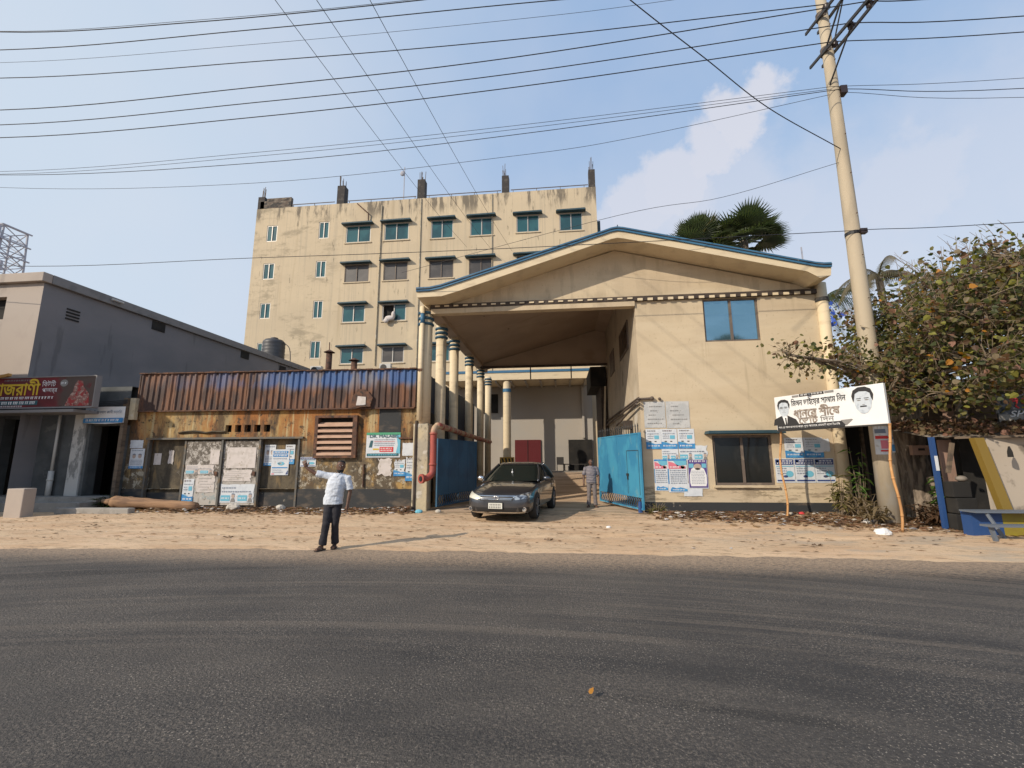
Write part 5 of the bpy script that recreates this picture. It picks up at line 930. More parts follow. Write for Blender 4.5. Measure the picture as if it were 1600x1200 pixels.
# greenhouse
gl = [(-.98,1.78,.79,.96),(-.55,1.42,.745,1.15),(-.20,1.12,.665,1.32),(-.02,.95,.60,1.405),(.12,.82,.54,1.44)]
q = MB()
for (y0,y1,hx,z) in gl:
    r_c = .10; 
    q.v += [(-hx,y0+.14,z),(-hx*.80,y0+.03,z),(-hx*.4,y0-.02,z),(hx*.4,y0-.02,z),(hx*.80,y0+.03,z),(hx,y0+.14,z),(hx,(y0+y1)/2,z),(hx,y1-.12,z),(hx*.8,y1,z),(-hx*.8,y1,z),(-hx,y1-.12,z),(-hx,(y0+y1)/2,z)]
n = 12; q.f = [(i*n+k,i*n+(k+1)%n,(i+1)*n+(k+1)%n,(i+1)*n+k) for i in range(len(gl)-1) for k in range(n)]+[tuple(range((len(gl)-1)*n,len(gl)*n))]; q.mi=[0]*len(q.f)
q.build('windscreen','car_glass',car,local=True,smooth=True)
rf = MB(); R0 = [(-.06,.97,.605,1.395),(.0,.93,.59,1.425),(.14,.84,.53,1.458),(.3,.7,.35,1.475)]
for (y0,y1,hx,z) in R0: rf.v += [(-hx,y0+.12,z),(-hx*.80,y0+.02,z),(-hx*.4,y0-.02,z),(hx*.4,y0-.02,z),(hx*.80,y0+.02,z),(hx,y0+.12,z),(hx,(y0+y1)/2,z),(hx,y1-.12,z),(hx*.8,y1,z),(-hx*.8,y1,z),(-hx,y1-.12,z),(-hx,(y0+y1)/2,z)]
rf.f = [(i*n+k,i*n+(k+1)%n,(i+1)*n+(k+1)%n,(i+1)*n+k) for i in range(3) for k in range(n)]+[tuple(range(3*n,4*n))]; rf.mi=[0]*len(rf.f)
rf.build('roof','car',car,local=True,smooth=True)
for sx in (-1,1):
    MB().tube(catmull([(sx*.80,-.88,.955),(sx*.755,-.50,1.13),(sx*.675,-.13,1.30),(sx*.605,.06,1.41)]),.032,8).build('front_pillar','car',car,local=True,smooth=True)
    MB().tube(catmull([(sx*.80,1.72,.98),(sx*.74,1.36,1.16),(sx*.66,1.05,1.32),(sx*.60,.86,1.41)]),.06,8).build('rear_pillar','car',car,local=True,smooth=True)
    MB().tube([(sx*.81,.42,.95),(sx*.675,.42,1.33),(sx*.61,.42,1.41)],.03,6).build('door_pillar','car_dark',car,local=True)
    MB().tube([(sx*.86,-.80,.93),(sx*.865,.4,.955),(sx*.84,1.6,.975)],.013,6).build('window_strip','chrome',car,local=True)
    mi = MB(); mi.ball((sx*.985,-.55,1.02),(.115,.075,.075),10); mo=mi.build('mirror','car' if sx>0 else 'chrome',car,local=True,smooth=True); MB().bar((sx*.83,-.55,.95),(sx*.93,-.55,.99),.04).build('mirror_arm','car_dark',mo,local=True)
    MB().box(sx*.898-.008,sx*.898+.008,-.05,.12,.76,.785).build('door_handle','chrome',car,local=True); MB().box(sx*.898-.008,sx*.898+.008,.95,1.12,.78,.805).build('door_handle','chrome',car,local=True)
for (x,y) in wheels:
    s_ = 1 if x>0 else -1; w = MB(); pr=[(.24,-.1),(.30,-.105),(.325,-.08),(.33,0),(.325,.08),(.30,.105),(.24,.1)]; nn=28
    for (r_r,xx) in pr: w.v += [(x+xx,y+r_r*math.cos(k/nn*6.283),.33+r_r*math.sin(k/nn*6.283)) for k in range(nn)]
    w.f=[(i*nn+k,i*nn+(k+1)%nn,(i+1)*nn+(k+1)%nn,(i+1)*nn+k) for i in range(6) for k in range(nn)]; w.mi=[0]*len(w.f); wo=w.build('wheel','tyre',car,local=True,smooth=True)
    r0 = MB(); r0.tube([(x+s_*.06,y,.33),(x+s_*.075,y,.33)],.24,24); r0.build('rim_disc','car_dark',wo,local=True)
    sp = MB(); sp.tube([(x+s_*.07,y,.33),(x+s_*.10,y,.33)],.05,12)
    for k in range(7):
        a=k/7*6.283; sp.bar((x+s_*.085,y+.04*math.cos(a),.33+.04*math.sin(a)),(x+s_*.085,y+.235*math.cos(a),.33+.235*math.sin(a)),.045,.02)
    sp.build('rim','rim',wo,local=True)
q = MB(); q.ball((-.02,-.02,1.24),(.028,.02,.028),6); q.bar((-.02,-.02,1.33),(-.02,-.02,1.05),.008); o=q.build('dangling_charm','p_white',car,local=True); o.location=(0,-.55,-.05)
q = MB(); q.bar((-.55,-.80,1.0),(-.05,-.66,1.045),.015); q.bar((.05,-.82,1.0),(.6,-.66,1.045),.015); q.build('wiper','car_dark',car,local=True)

# ------------------------------------------------------------------ people
def remesh(o, vox, smooth=3):
    def f(o):
        r = o.modifiers.new('r','REMESH'); r.mode='VOXEL'; r.voxel_size=vox
        s_ = o.modifiers.new('s','SMOOTH'); s_.iterations=smooth; s_.factor=.5
    return bake(o,[f])
def hand(m, wrist, dirv, palmn, s=1., spread=.25, curl=.2):
    w, d, nrm = Vector(wrist), Vector(dirv).normalized(), Vector(palmn).normalized(); side = d.cross(nrm).normalized()
    pl = w + d*.05*s
    m.tube([w, w+d*.03*s, w+d*.09*s],[.022*s,.034*s,.034*s],8); m.tube([w+side*.018*s,w+d*.085*s+side*.026*s],.017*s,6); m.tube([w-side*.018*s,w+d*.085*s-side*.026*s],.017*s,6)
    for i, (o_, ln) in enumerate([(-.030,.062),(-.010,.075),(.010,.08),(.030,.07)]):
        b = w+d*.085*s+side*o_*s; dd = (d+side*(o_*spread*20)).normalized(); m.tube([b,b+dd*ln*.5*s,b+(dd*.92*ln-nrm*curl*ln)*s],[.011*s,.010*s,.008*s],6)
    b = w+d*.03*s+side*.03*s; dd=(d*.6+side*.8).normalized(); m.tube([b,b+dd*.035*s,b+dd*.065*s+d*.012*s],[.014*s,.012*s,.009*s],6)
def person(label, loc, rz, J, shirt, trouser, beard=True, turn=0.):
    t = thing('person', label, 'person', loc, rz)
    hx, hyy, hz = J['head']; nk = J['neck']
    b = MB()
    b.tube([nk,(Vector(nk)*.35+Vector((hx,hyy,hz-.07))*.65)],.055,10)
    b.loft([(hx,hyy+.0,hz-.115,.03,.035),(hx,hyy-.005,hz-.095,.05,.06),(hx,hyy,hz-.05,.066,.083),(hx,hyy+.005,hz,.074,.093),(hx,hyy+.01,hz+.05,.074,.095),(hx,hyy+.01,hz+.09,.055,.075),(hx,hyy+.01,hz+.108,.02,.03)],16)
    c_, s_ = math.cos(turn), math.sin(turn); F_ = lambda x,y,z:(hx+c_*x-s_*y,hyy+s_*x+c_*y,hz+z)
    b.tube([F_(0,-.085,.015),F_(0,-.105,-.022)],[.010,.017],6); b.tube([F_(-.03,-.09,-.058),F_(.03,-.09,-.058)],.010,6)
    for sx in (-1,1): b.ball(F_(sx*.075,.012,-.005),(.014,.022,.032),6)
    b.tube([F_(-.045,-.083,.032),F_(.045,-.083,.032)],.012,6)
    for s in ('R','L'):
        sh, el, wr = J['sh'+s], J['el'+s], J['wr'+s]; b.tube([Vector(nk)-Vector((0,0,.05)),Vector(sh)-Vector((0,0,.02)),(Vector(sh)+Vector(el))/2,el,(Vector(el)*.6+Vector(wr)*.4),wr],[.05,.046,.044,.040,.038,.026],10); hand(b,wr,J['hd'+s],J['hn'+s])
        hp, kn, an = J['hp'+s], J['kn'+s], J['an'+s]; b.tube([hp,kn,(Vector(kn)*.6+Vector(an)*.4),an],[.085,.055,.052,.038],10)
        ft = Vector(J['ft'+s]); b.tube([Vector(an)-Vector((0,0,.02)),(Vector(an)+ft)/2-Vector((0,0,.03)),ft],[.04,.04,.032],8)
    b.loft([(*J['pel'][:2],J['pel'][2]-.06,.13,.10),(*J['pel'],.15,.11),(*J['chest'],.16,.11),(nk[0],nk[1],nk[2]-.04,.08,.07)],14)
    bo_ = b.build('body','skin',t,local=True); remesh(bo_,.0075,2)
    h = MB(); h.loft([(hx-s_*.02,hyy+.045,hz-.03,.070,.062),(hx-s_*.02,hyy+.042,hz+.03,.079,.070),(hx-s_*.01,hyy+.030,hz+.068,.078,.082),(hx,hyy+.015,hz+.098,.062,.080),(hx,hyy+.01,hz+.119,.02,.03)],16); h.build('hair','hair',t,local=True,smooth=True)
    if beard:
        h = MB(); h.loft([(hx,hyy-.018,hz-.125,.032,.04),(hx,hyy-.014,hz-.10,.056,.068),(hx,hyy-.01,hz-.065,.064,.082)],14); h.build('beard','hair',t,local=True,smooth=True)
    for sx in (-1,1): MB().ball(F_(sx*.028,-.088,.018),(.010,.006,.006),6).build('eye','eyew',t,local=True)
    c = MB(); c.loft([(*J['pel'][:2],J['pel'][2]-.10,.185,.135),(*J['pel'],.18,.135),((J['pel'][0]+J['chest'][0])/2,(J['pel'][1]+J['chest'][1])/2,(J['pel'][2]+J['chest'][2])/2,.175,.14),(*J['chest'],.185,.13),(nk[0]*.8+J['chest'][0]*.2,nk[1],nk[2]-.045,.15,.10),(nk[0],nk[1],nk[2]+.02,.068,.065)],18,pw=2.3)
    for s in ('R','L'):
        sh, el = Vector(J['sh'+s]), Vector(J['el'+s]); c.tube([Vector(nk)-Vector((0,0,.035)),Vector(nk)*.45+sh*.55-Vector((0,0,.028)),sh-Vector((0,0,.012)),sh*.5+el*.5,sh*.15+el*.85],[.058,.066,.066,.066,.074],12)
    co = c.build('shirt',shirt,t,local=True); remesh(co,.011,4)
    for v in co.data.vertices:
        p = v.co; k_ = .010*nz3(p.x*9,p.y*9,p.z*16)+.006*nz3(p.x*25,p.y*25,p.z*30); v.co = p + v.normal*k_
    q = MB(); pz = J['chest']; 
    q.tube([(nk[0]-.06,nk[1]-.05,nk[2]+.02),(nk[0],nk[1]-.095,nk[2]-.05),(nk[0]+.06,nk[1]-.05,nk[2]+.02)],.016,6); q.build('collar',shirt,t,local=True,smooth=True)
    c = MB(); c.loft([(*J['pel'][:2],J['pel'][2]-.14,.15,.115),(*J['pel'],.155,.115),(J['pel'][0],J['pel'][1],J['pel'][2]+.1,.15,.11)],14)
    for s in ('R','L'):
        hp, kn, an = Vector(J['hp'+s]), Vector(J['kn'+s]), Vector(J['an'+s]); c.tube([hp,(hp+kn)/2,kn,(kn+an)/2,an+Vector((0,0,.01))],[.10,.088,.072,.068,.076],12)
    tr = c.build('trousers',trouser,t,local=True); remesh(tr,.011,3)
    for v in tr.data.vertices:
        p = v.co; v.co = p + v.normal*(.008*nz3(p.x*8,p.y*8,p.z*14))
    for s in ('R','L'):
        an, ft = Vector(J['an'+s]), Vector(J['ft'+s]); d_ = (ft-an); d_.z=0; d_.normalize(); ctr = Vector((an.x,an.y,0)); sd = Vector((-d_.y,d_.x,0))
        q = MB(); pts = [ctr-d_*.07+sd*.035,ctr-d_*.07-sd*.035,ctr+d_*.10-sd*.048,ctr+d_*.18-sd*.03,ctr+d_*.19,ctr+d_*.18+sd*.03,ctr+d_*.10+sd*.048]; nn=len(pts)
        q.add([(p.x,p.y,.002) for p in pts]+[(p.x,p.y,.025) for p in pts],[tuple(range(nn))[::-1],tuple(range(nn,2*nn))]+[(i,(i+1)%nn,(i+1)%nn+nn,i+nn) for i in range(nn)]); q.tube([ctr+d_*.08+sd*.05+Vector((0,0,.02)),ctr+d_*.08+Vector((0,0,.085)),ctr+d_*.08-sd*.05+Vector((0,0,.02))],.016,6)
        q.build('sandal','sandal',t,local=True)
    return t
person('bearded man in a white short-sleeved shirt raising one arm at the road edge', (-4.42,8.50,0), R(6), dict(
    head=(.15,0,1.545),neck=(.12,0,1.40),chest=(.09,0,1.24),pel=(.04,0,.93),
    shR=(-.08,0,1.375),elR=(-.34,-.03,1.42),wrR=(-.50,-.06,1.53),hdR=(-.35,-.05,.95),hnR=(0,-1,0),
    shL=(.30,0,1.34),elL=(.345,.02,1.06),wrL=(.33,-.03,.83),hdL=(-.05,-.1,-1),hnL=(-1,0,0),
    hpR=(-.03,0,.88),knR=(-.03,-.10,.48),anR=(-.08,-.10,.085),ftR=(-.13,-.26,.03),hpL=(.12,0,.88),knL=(.11,-.02,.48),anL=(.08,.10,.085),ftL=(.10,-.06,.03)),'shirt','trouser_k',True,R(20))
person('man in a grey polo shirt standing beside the open blue gate leaf', (1.08,16.35,.01), R(0), dict(
    head=(.0,0,1.55),neck=(0,0,1.41),chest=(0,0,1.24),pel=(0,0,.94),
    shR=(-.20,0,1.36),elR=(-.27,.02,1.07),wrR=(-.27,-.05,.84),hdR=(0,-.1,-1),hnR=(1,0,0),shL=(.20,0,1.36),elL=(.26,.02,1.07),wrL=(.25,-.05,.84),hdL=(0,-.1,-1),hnL=(-1,0,0),
    hpR=(-.085,0,.88),knR=(-.10,-.02,.48),anR=(-.12,.02,.085),ftR=(-.16,-.14,.03),hpL=(.085,0,.88),knL=(.10,-.02,.48),anL=(.12,.02,.085),ftL=(.16,-.14,.03)),'polo','trouser_g',False)

# ------------------------------------------------------------------ trees and plants
def rv(r=1.): return Vector((random.gauss(0,1),random.gauss(0,1),random.gauss(0,1))).normalized()*r
def add_leaf(q, c, s, mi, droop=.5):
    d = rv(); d.z = d.z*.6-droop; d.normalize(); a = d.orthogonal().normalized(); a = (a*math.cos(t_:=random.random()*6.28)+d.cross(a)*math.sin(t_)).normalized(); nrm = d.cross(a)
    P = [c, c+d*s*.15+a*s*.38+nrm*s*.06, c+d*s*.55+a*s*.40+nrm*s*.08, c+d*s*1.05, c+d*s*.55-a*s*.40+nrm*s*.08, c+d*s*.15-a*s*.38+nrm*s*.06, c+d*s*.5]
    q.add(P,[(0,1,2,6),(6,2,3),(3,4,6),(6,4,5,0)],mi)
tr = thing('roadside_tree', 'spreading peepal tree with dusty yellowing leaves and gnarled trunk', 'tree', (9.95,14,0))
tk = MB(); base = Vector((9.95,14,0))
tk.tube(catmull([(9.98,14.0,-.1),(9.95,14,.6),(9.93,14.02,1.6),(9.85,13.95,2.4),(9.95,13.9,3.1),(10.2,13.9,3.9)],5),[.40]*5+[.34]*6+[.33]*5+[.36]*5+[.28]*5,14)
for k in range(13):
    a = k/13*6.283; r0 = .30; pts = []
    for j in range(7):
        z = -.1+j*.52; tw = a+j*.22+.35*math.sin(j+k); rr = r0*(1.15 if j==0 else .92)+.03*math.sin(j*2+k); pts.append((9.93+rr*math.cos(tw),14+rr*math.sin(tw),z))
    tk.tube(catmull(pts,3),random.uniform(.05,.10),7)
limbs = []
tips = []
BL = [(9.3,13.3,4.7,1.15),(10.4,13.4,5.3,1.35),(11.6,13.6,5.8,1.6),(12.6,14.2,6.6,1.4),(10.4,14.6,4.2,1.2),(13.4,13.6,5.0,1.7),(11.2,12.9,4.1,1.2),(8.5,13.4,4.2,.75),(7.7,12.9,4.3,.55),(6.9,12.8,4.35,.40),(6.25,12.65,4.45,.28),(14.6,14.6,6.6,1.6),(9.6,14.3,5.7,.95),(8.9,13.6,3.6,.65),(12.6,12.7,3.9,.95),(10.6,13.2,3.4,.8),(14.2,13,6.3,1.2),(11.5,14,6.6,.8),(12.9,13.4,7.3,.6),(9.2,14.2,5.2,.9),(10.3,13.8,6.2,.7)]
BLN = len(BL); BL += [(x*k_,y*k_,1.65+(z-1.65)*k_,r*k_*.9) for (x,y,z,r) in BL if x > 10.3 for k_ in (.84,)]
for (x,y,z,r) in BL:
    nb_ = max(4,int(16*r*r))
    for k in range(nb_): tips.append((Vector((x,y,z))+rv(r*random.random()**.45), r))
lb = MB()
hub = [Vector((10.1,13.9,3.6)),Vector((9.6,13.8,3.3)),Vector((10.6,13.9,4.2))]
mids = []
for (x,y,z,r) in BL:
    c = Vector((x,y,z)); h = hub[0] if x>10 else hub[1]; md = h.lerp(c,.5)+rv(.25)+Vector((0,0,.15)); lb.tube(catmull([h,md,c],5),[.11,.10,.09,.08,.07,.06,.055,.05,.045,.04,.03],7); mids.append((c,r,md))
lb.tube(catmull([(9.6,13.8,3.4),(8.8,13.1,3.95),(7.7,12.85,4.25),(6.9,12.75,4.35),(6.2,12.65,4.5)],5),[.06]*6+[.04]*6+[.025]*5+[.012]*4,6)
q = MB(); leafc = 0
for (p, r) in tips:
    c = min(mids, key=lambda m_: (m_[0]-p).length); md = c[0].lerp(p,.5)+rv(.12); q.tube(catmull([c[0],md,p],3),[.022,.02,.018,.015,.012,.010,.006],4)
    for k in range(7): e = p+rv(random.uniform(.25,.55)); q.tube([p.lerp(md,.13*k),e],[.008,.003],3,False)
# bare twigs rising out of the crown top
for k in range(26):
    b_ = Vector((random.uniform(10.3,13.4),random.uniform(12.8,13.8),0)); b_.z = 6.2+.45*(b_.x-10.3); e = b_+Vector((random.uniform(-1.0,.5),random.uniform(-.2,.2),random.uniform(.5,1.3))); md=b_.lerp(e,.5)+rv(.12)
    q.tube(catmull([b_,md,e],4),[.014,.012,.011,.010,.009,.008,.006,.005,.004],4)
    for j in range(3): s0=b_.lerp(e,random.uniform(.4,.9)); q.tube([s0,s0+Vector((random.uniform(-.4,.2),0,random.uniform(.05,.4)))],[.006,.003],3,False)
tko = tk.build('trunk','bark',tr,smooth=True); lb.build('limb','bark',tr,smooth=True); q.build('twigs','twig',tr,stuff=True)
WT = [0]*28+[1]*32+[2]*18+[3]*15+[4]*6+[5]*2+[6]*4
lf = MB(); cand = []
for (p, r) in tips:
    dens = 40 if r > .6 else (26 if r > .35 else 16)
    for k in range(dens):
        c = p+Vector((random.gauss(0,.27),random.gauss(0,.27),random.gauss(0,.24))); w_i = random.choice(WT); s_ = random.uniform(.065,.155)*(1.0 if w_i!=5 else 1.1)
        cand.append((c, s_, w_i))
cand.sort(key=lambda c: c[0].y)
front = cand[:1800]; pick = set(random.sample(range(1800), 230))
for i,(c,s_,w_i) in enumerate(cand):
    if i in pick: continue
    add_leaf(lf,c,s_,w_i)
lf.build('crown',LEAF,tr,stuff=True)
protos = {}
for i in sorted(pick):
    c,s_,w_i = cand[i]
    if random.random() < .45: w_i = random.choice([5,4,6,2])
    key = (w_i, random.randrange(4))
    if key not in protos:
        l1 = MB(); add_leaf(l1, Vector((0,0,0)), .15, 0); o = l1.build('leaf',LEAF[w_i],tr,local=True); protos[key] = o
    else: o = protos[key].copy(); COL.objects.link(o); o.parent = tr
    o.location = T[tr.name].inverted() @ c
# stub of sawn wood nailed on trunk
t = thing('birdhouse_board', 'small wooden box board nailed on the tree trunk', 'board', (9.75,13.5,1.85)); MB().box(-.22,.2,-.12,.0,-.12,.14).build('board','pinkpanel',t,local=True); MB().box(-.08,.08,-.13,-.121,.0,.06).build('slot','dark',t,local=True)
tag(MB().tube(catmull([(10.05,13.3,-.05),(9.95,13.3,.6),(9.85,13.35,1.15)]),[.16]*9+[.11]*8,9).build('tree_stump','bark',loc=(10,13.3,0),smooth=True),'rough short stump in front of the tree trunk','stump')
q = MB()
for k in range(14): c = Vector((10.1,16.9,6.9))+Vector((random.uniform(-.28,.28),random.uniform(-.1,.1),random.uniform(-.55,.5))); a=rv(.2); b_=rv(.2); q.add([c,c+a,c+a+b_,c+b_],[(0,1,2,3)])
tag(q.build('tarp_scrap','tarp',loc=(10.1,16.9,6.9)),'crumpled bright blue tarp caught in the tree by the roof','tarp')

def fan_palm(label, loc, trunk_h, R_, nf, seed, half=False):
    rnd = random.Random(seed); t = thing('fan_palm', label, 'palm', loc); MB().tube([(0,0,0),(.1,0,trunk_h*.5),(0,0,trunk_h)],[.28,.22,.24],10).build('trunk','bark',t,local=True,smooth=True)
    for k in range(nf):
        az = rnd.random()*6.283; el = rnd.uniform(-.3,1.35); d = Vector((math.cos(az)*math.cos(el),math.sin(az)*math.cos(el),math.sin(el))); st = Vector((0,0,trunk_h)); c = st+d*R_*.45
        q = MB(); q.tube([st,st+d*R_*.25,c],[.04,.035,.03],5); side = d.cross(Vector((0,0,1)));
        side = side.normalized() if side.length>.1 else Vector((1,0,0)); nrm = side.cross(d).normalized(); n = 26; w = R_*.62
        for i in range(n):
            a0 = -1.9+3.8*i/n; a1 = -1.9+3.8*(i+1)/n; am=(a0+a1)/2; f=lambda a,r_: c+(d*math.cos(a)+side*math.sin(a))*r_
            rr = w*(.92+.12*rnd.random()); tipp = f(am,rr)-Vector((0,0,.10*R_*abs(math.sin(am))*rnd.random()))+nrm*.02; m_=f(am,w*.55)+nrm*.05
            q.add([c,f(a0,w*.55),tipp,f(a1,w*.55),m_],[(0,1,4),(1,2,4),(4,2,3),(0,4,3)])
        q.build('frond',PALM if rnd.random()<.85 else PALM2,t,local=True)
fan_palm('fan palm on the right, taller rounder head above the gable roof', (11.5,27,0), 14.8, 2.5, 28, 3)
fan_palm('fan palm on the left, lower spiky head above the gable roof', (8.9,27,0), 14.3, 2.3, 24, 8)
def coco(label, loc, h, ln, nf, seed, mt):
    rnd = random.Random(seed); t = thing('coconut_palm', label, 'palm', loc); MB().tube([(0,0,0),(.15,0,h*.5),(0,0,h)],[.22,.15,.13],8).build('trunk','bark',t,local=True,smooth=True)
    for k in range(nf):
        az = k/nf*6.283+rnd.random()*.4; e0 = rnd.uniform(.2,1.0); pts=[]; p=Vector((0,0,h)); v=Vector((math.cos(az)*math.cos(e0),math.sin(az)*math.cos(e0),math.sin(e0)))
        for j in range(11): pts.append(p.copy()); p=p+v*ln/10; v=(v+Vector((0,0,-.22))).normalized()
        q = MB(); q.tube(pts,[.03-.0025*j for j in range(11)],4)
        for j in range(1,10):
            for u in (0,.33,.66):
                b_=pts[j].lerp(pts[j+1],u); d=(pts[j+1]-pts[j]).normalized(); sd=d.cross(Vector((0,0,1))).normalized()
                for s_ in (-1,1):
                    L_=ln*.22*(1-.5*abs(j/10-.4)); e=b_+sd*s_*L_*.7+d*L_*.35-Vector((0,0,L_*.75)); q.add([b_-d*.03,b_+d*.03,e],[(0,1,2)])
        q.build('frond',mt,t,local=True)
coco('drooping coconut palm behind the tree crown', (13.6,19.5,0), 9.2, 2.0, 13, 5, PALM2); coco('dark coconut palm between the roof corner and the pole', (12.5,22,0), 8.9, 2.6, 13, 6, PALM); coco('tiny distant palm tuft over the grey coping', (-25.2,31,0), 10.4, 1.1, 9, 9, PALM)
def bush(name, label, loc, n, hgt, spread, lw, mt, seed, stem='twig'):
    rnd = random.Random(seed); t = thing(name, label, 'plant', loc, 0); st = MB(); q = MB()
    for k in range(n):
        az = rnd.random()*6.283; top = Vector((math.cos(az)*spread*rnd.random(),math.sin(az)*spread*rnd.random()*.7,hgt*rnd.uniform(.5,1))); b_=Vector((top.x*.3,top.y*.3,-.05)); st.tube(catmull([b_,b_.lerp(top,.5)+Vector((0,0,.08)),top],3),[.012,.011,.010,.009,.008,.006,.004],4)
        for j in range(7):
            p=b_.lerp(top,rnd.uniform(.35,1)); a=rnd.random()*6.283; d=Vector((math.cos(a),math.sin(a),rnd.uniform(-.6,.5))).normalized(); L_=lw*rnd.uniform(.7,1.3); sd=d.cross(Vector((0,0,1))).normalized()*L_*.16; q.add([p,p+d*L_*.45+sd,p+d*L_-Vector((0,0,L_*.3)),p+d*L_*.45-sd],[(0,1,2),(0,2,3)])
    st.build('stem',stem,t,local=True); q.build('foliage',mt,t,local=True,stuff=True); return t
bush('weed_bush','tall olive weed with drooping leaves before the right wall posters',(7.95,14.2,0),13,1.5,.4,.26,LEAF[1],1); bush('weed_bush','low dusty weed clump beside the corner column',(8.35,13.9,0),22,.8,.5,.22,LEAF[2],2)
bush('weed_bush','dark big-leaved weed left of the pole foot',(8.0,12.9,0),12,.6,.55,.24,LEAF[2],3); bush('weed_bush','dry brown brush heap right of the pole',(9.3,12.6,0),60,.55,.6,.22,LEAF[3],4); bush('weed_bush','bright broad-leaved sapling beside the tree stump',(9.8,12.9,0),9,1.5,.35,.3,GRN,5)
bush('weed_bush','leafy green shoot between pole and dark doorway',(8.55,14.2,0),8,2.0,.25,.26,GRN,15); bush('weed_bush','dark green shrub at the left end of the workshop wall',(-15.9,14.6,0),60,.5,.8,.2,DKG,6); bush('weed_bush','small weed tuft at the gate leaf foot',(2.9,14.5,0),14,.35,.35,.14,LEAF[1],7)
# log
q = MB(); q.tube(catmull([(-15.3,14.35,.30),(-14.6,14.38,.28),(-13.4,14.4,.22),(-12.2,14.35,.17)],5),[.20]*5+[.17]*5+[.15]*5+[.13],12)
q.tube([(-15.3,14.35,.28),(-15.7,14.3,.34)],[.15,.07],8); q.v = [tuple(Vector(v)+Vector((0,.03*nz3(v[0]*1.5,v[1]*9,v[2]*9),.05*nz3(v[0]*2,v[1]*7,v[2]*7)))) for v in q.v]
tag(q.build('log','log',loc=(-13.7,14.4,0),smooth=True),'long pale tree log lying before the workshop wall','log'); 

# ------------------------------------------------------------------ telecom tower
t = thing('telecom_tower','pale hazy lattice telecom tower beyond the grey building','tower',(-94,62,0))
q = MB(); H_=41
def cn(z,i,j): w_=2.9-1.2*z/H_; return Vector((-93.6+i*w_,62+j*w_,z))
for i in (-1,1):
    for j in (-1,1): MB().bar(cn(0,i,j),cn(H_,i,j),.22).build('tower_leg','tower',t)
for k in range(20):
    z0,z1=k*H_/20,(k+1)*H_/20
    for (a,b) in (((-1,-1),(1,-1)),((1,-1),(1,1)),((1,1),(-1,1)),((-1,1),(-1,-1))): q.bar(cn(z0,*a),cn(z1,*b),.11); q.bar(cn(z1,*a),cn(z0,*b),.11); q.bar(cn(z1,*a),cn(z1,*b),.11)
q.build('lattice','tower',t,stuff=True)
for z in (36,38.5,41):
    q = MB()
    for (a,b) in (((-1,-1),(1,-1)),((1,-1),(1,1))): q.bar(cn(z,*a)*1+Vector((a[0]*.4,a[1]*.4,0)),cn(z,*b)+Vector((b[0]*.4,b[1]*.4,0)),.2)
    q.build('platform_ring','tower',t)
for k in range(5): MB().box(-96+k*1.1,-95.6+k*1.1,59.3,59.6,36.5,40.5).build('panel_antenna','tower',t)
for z in (33,30,27): MB().box(-91.2,-90.8,60,60.4,z,z+1.5).build('panel_antenna','tower',t)

# ------------------------------------------------------------------ tea stall and sheds at right
ds = thing('dark_shed', 'dark tin shed in the gap behind the concrete pole', 'shed', (12,16.5,0))
MB().box(8.9,22,18.5,18.7,0,4.2).build('wall','dark',ds); MB().box(8.7,22,15.4,18.6,3.1,3.2).build('roof','tin',ds)  # back wall is near-black by its own material
MB().box(8.9,9.6,16.2,16.3,0,3.05).build('door','dark',ds)
for x in (9.0,9.9,11.2): MB().box(x,x+.08,16.0,16.1,0,3.1).build('post','wood',ds)
st = thing('tea_stall', 'ramshackle roadside tea stall with blue and yellow counter', 'stall', (10.2,11.6,0))
MB().box(8.75,9.35,10.95,11.2,.0,.50).build('counter_panel','sh_blue',st)['label']='blue counter panel'; MB().box(9.352,9.9,10.95,11.2,.0,.50).build('counter_panel','sh_yellow',st)['label']='yellow counter panel'
MB().box(8.65,9.95,10.70,11.1,.505,.54).build('counter_top','grey_bench',st)
q=MB(); q.bar((8.9,10.75,.5),(9.0,10.55,0),.05); q.bar((9.8,10.75,.5),(9.85,10.6,0),.05); q.build('strut','grey_bench',st)
MB().box(8.96,9.04,11.95,12.05,.0,2.15).build('post','sh_blue',st); MB().box(8.965,9.035,11.94,11.949,1.35,1.7).build('post_notice','paper',st)
q=MB(); q.add([(9.72,11.2,.0),(9.92,11.2,.0),(9.62,11.35,2.1),(9.42,11.35,2.1),(9.72,11.35,.0),(9.92,11.35,.0),(9.62,11.5,2.1),(9.42,11.5,2.1)],[(0,1,2,3),(5,4,7,6),(1,5,6,2),(4,0,3,7)]); q.build('post','ochre',st)
MB().box(9.75,10.9,11.6,11.66,.0,2.1).build('wall_panel','moldwall',st); MB().box(9.45,9.75,12.4,12.45,.9,2.1).build('wall_panel','pinkpanel',st)
q = MB(); x=9.0
for k in range(24):
    y0 = 12.2-.42*(x-9.0)-.2; q.add([(x,y0,2.14+.02*(k%2)),(x+.12,y0-.05,2.14+.02*((k+1)%2)),(x+.12,y0+1.8,2.5+.02*((k+1)%2)),(x,y0+1.8,2.5+.02*(k%2))],[(0,1,2,3)]); x += .12
q.build('tin_roof','tin',st)
for k in range(9): q=MB(); a=random.uniform(9,11); q.bar((a,12.2-.4*(a-9)-.22,2.12),(a+random.uniform(.5,1.2),12.0-.4*(a-9)-.45,2.14),.05); q.build('roof_batten','wood',st) if k<3 else None
q = MB(); q.box(10.3,13,12.9,13.0,0,2.4); q.build('back_wall','dark',st)  # near-black wall stands in for the shade inside the stall
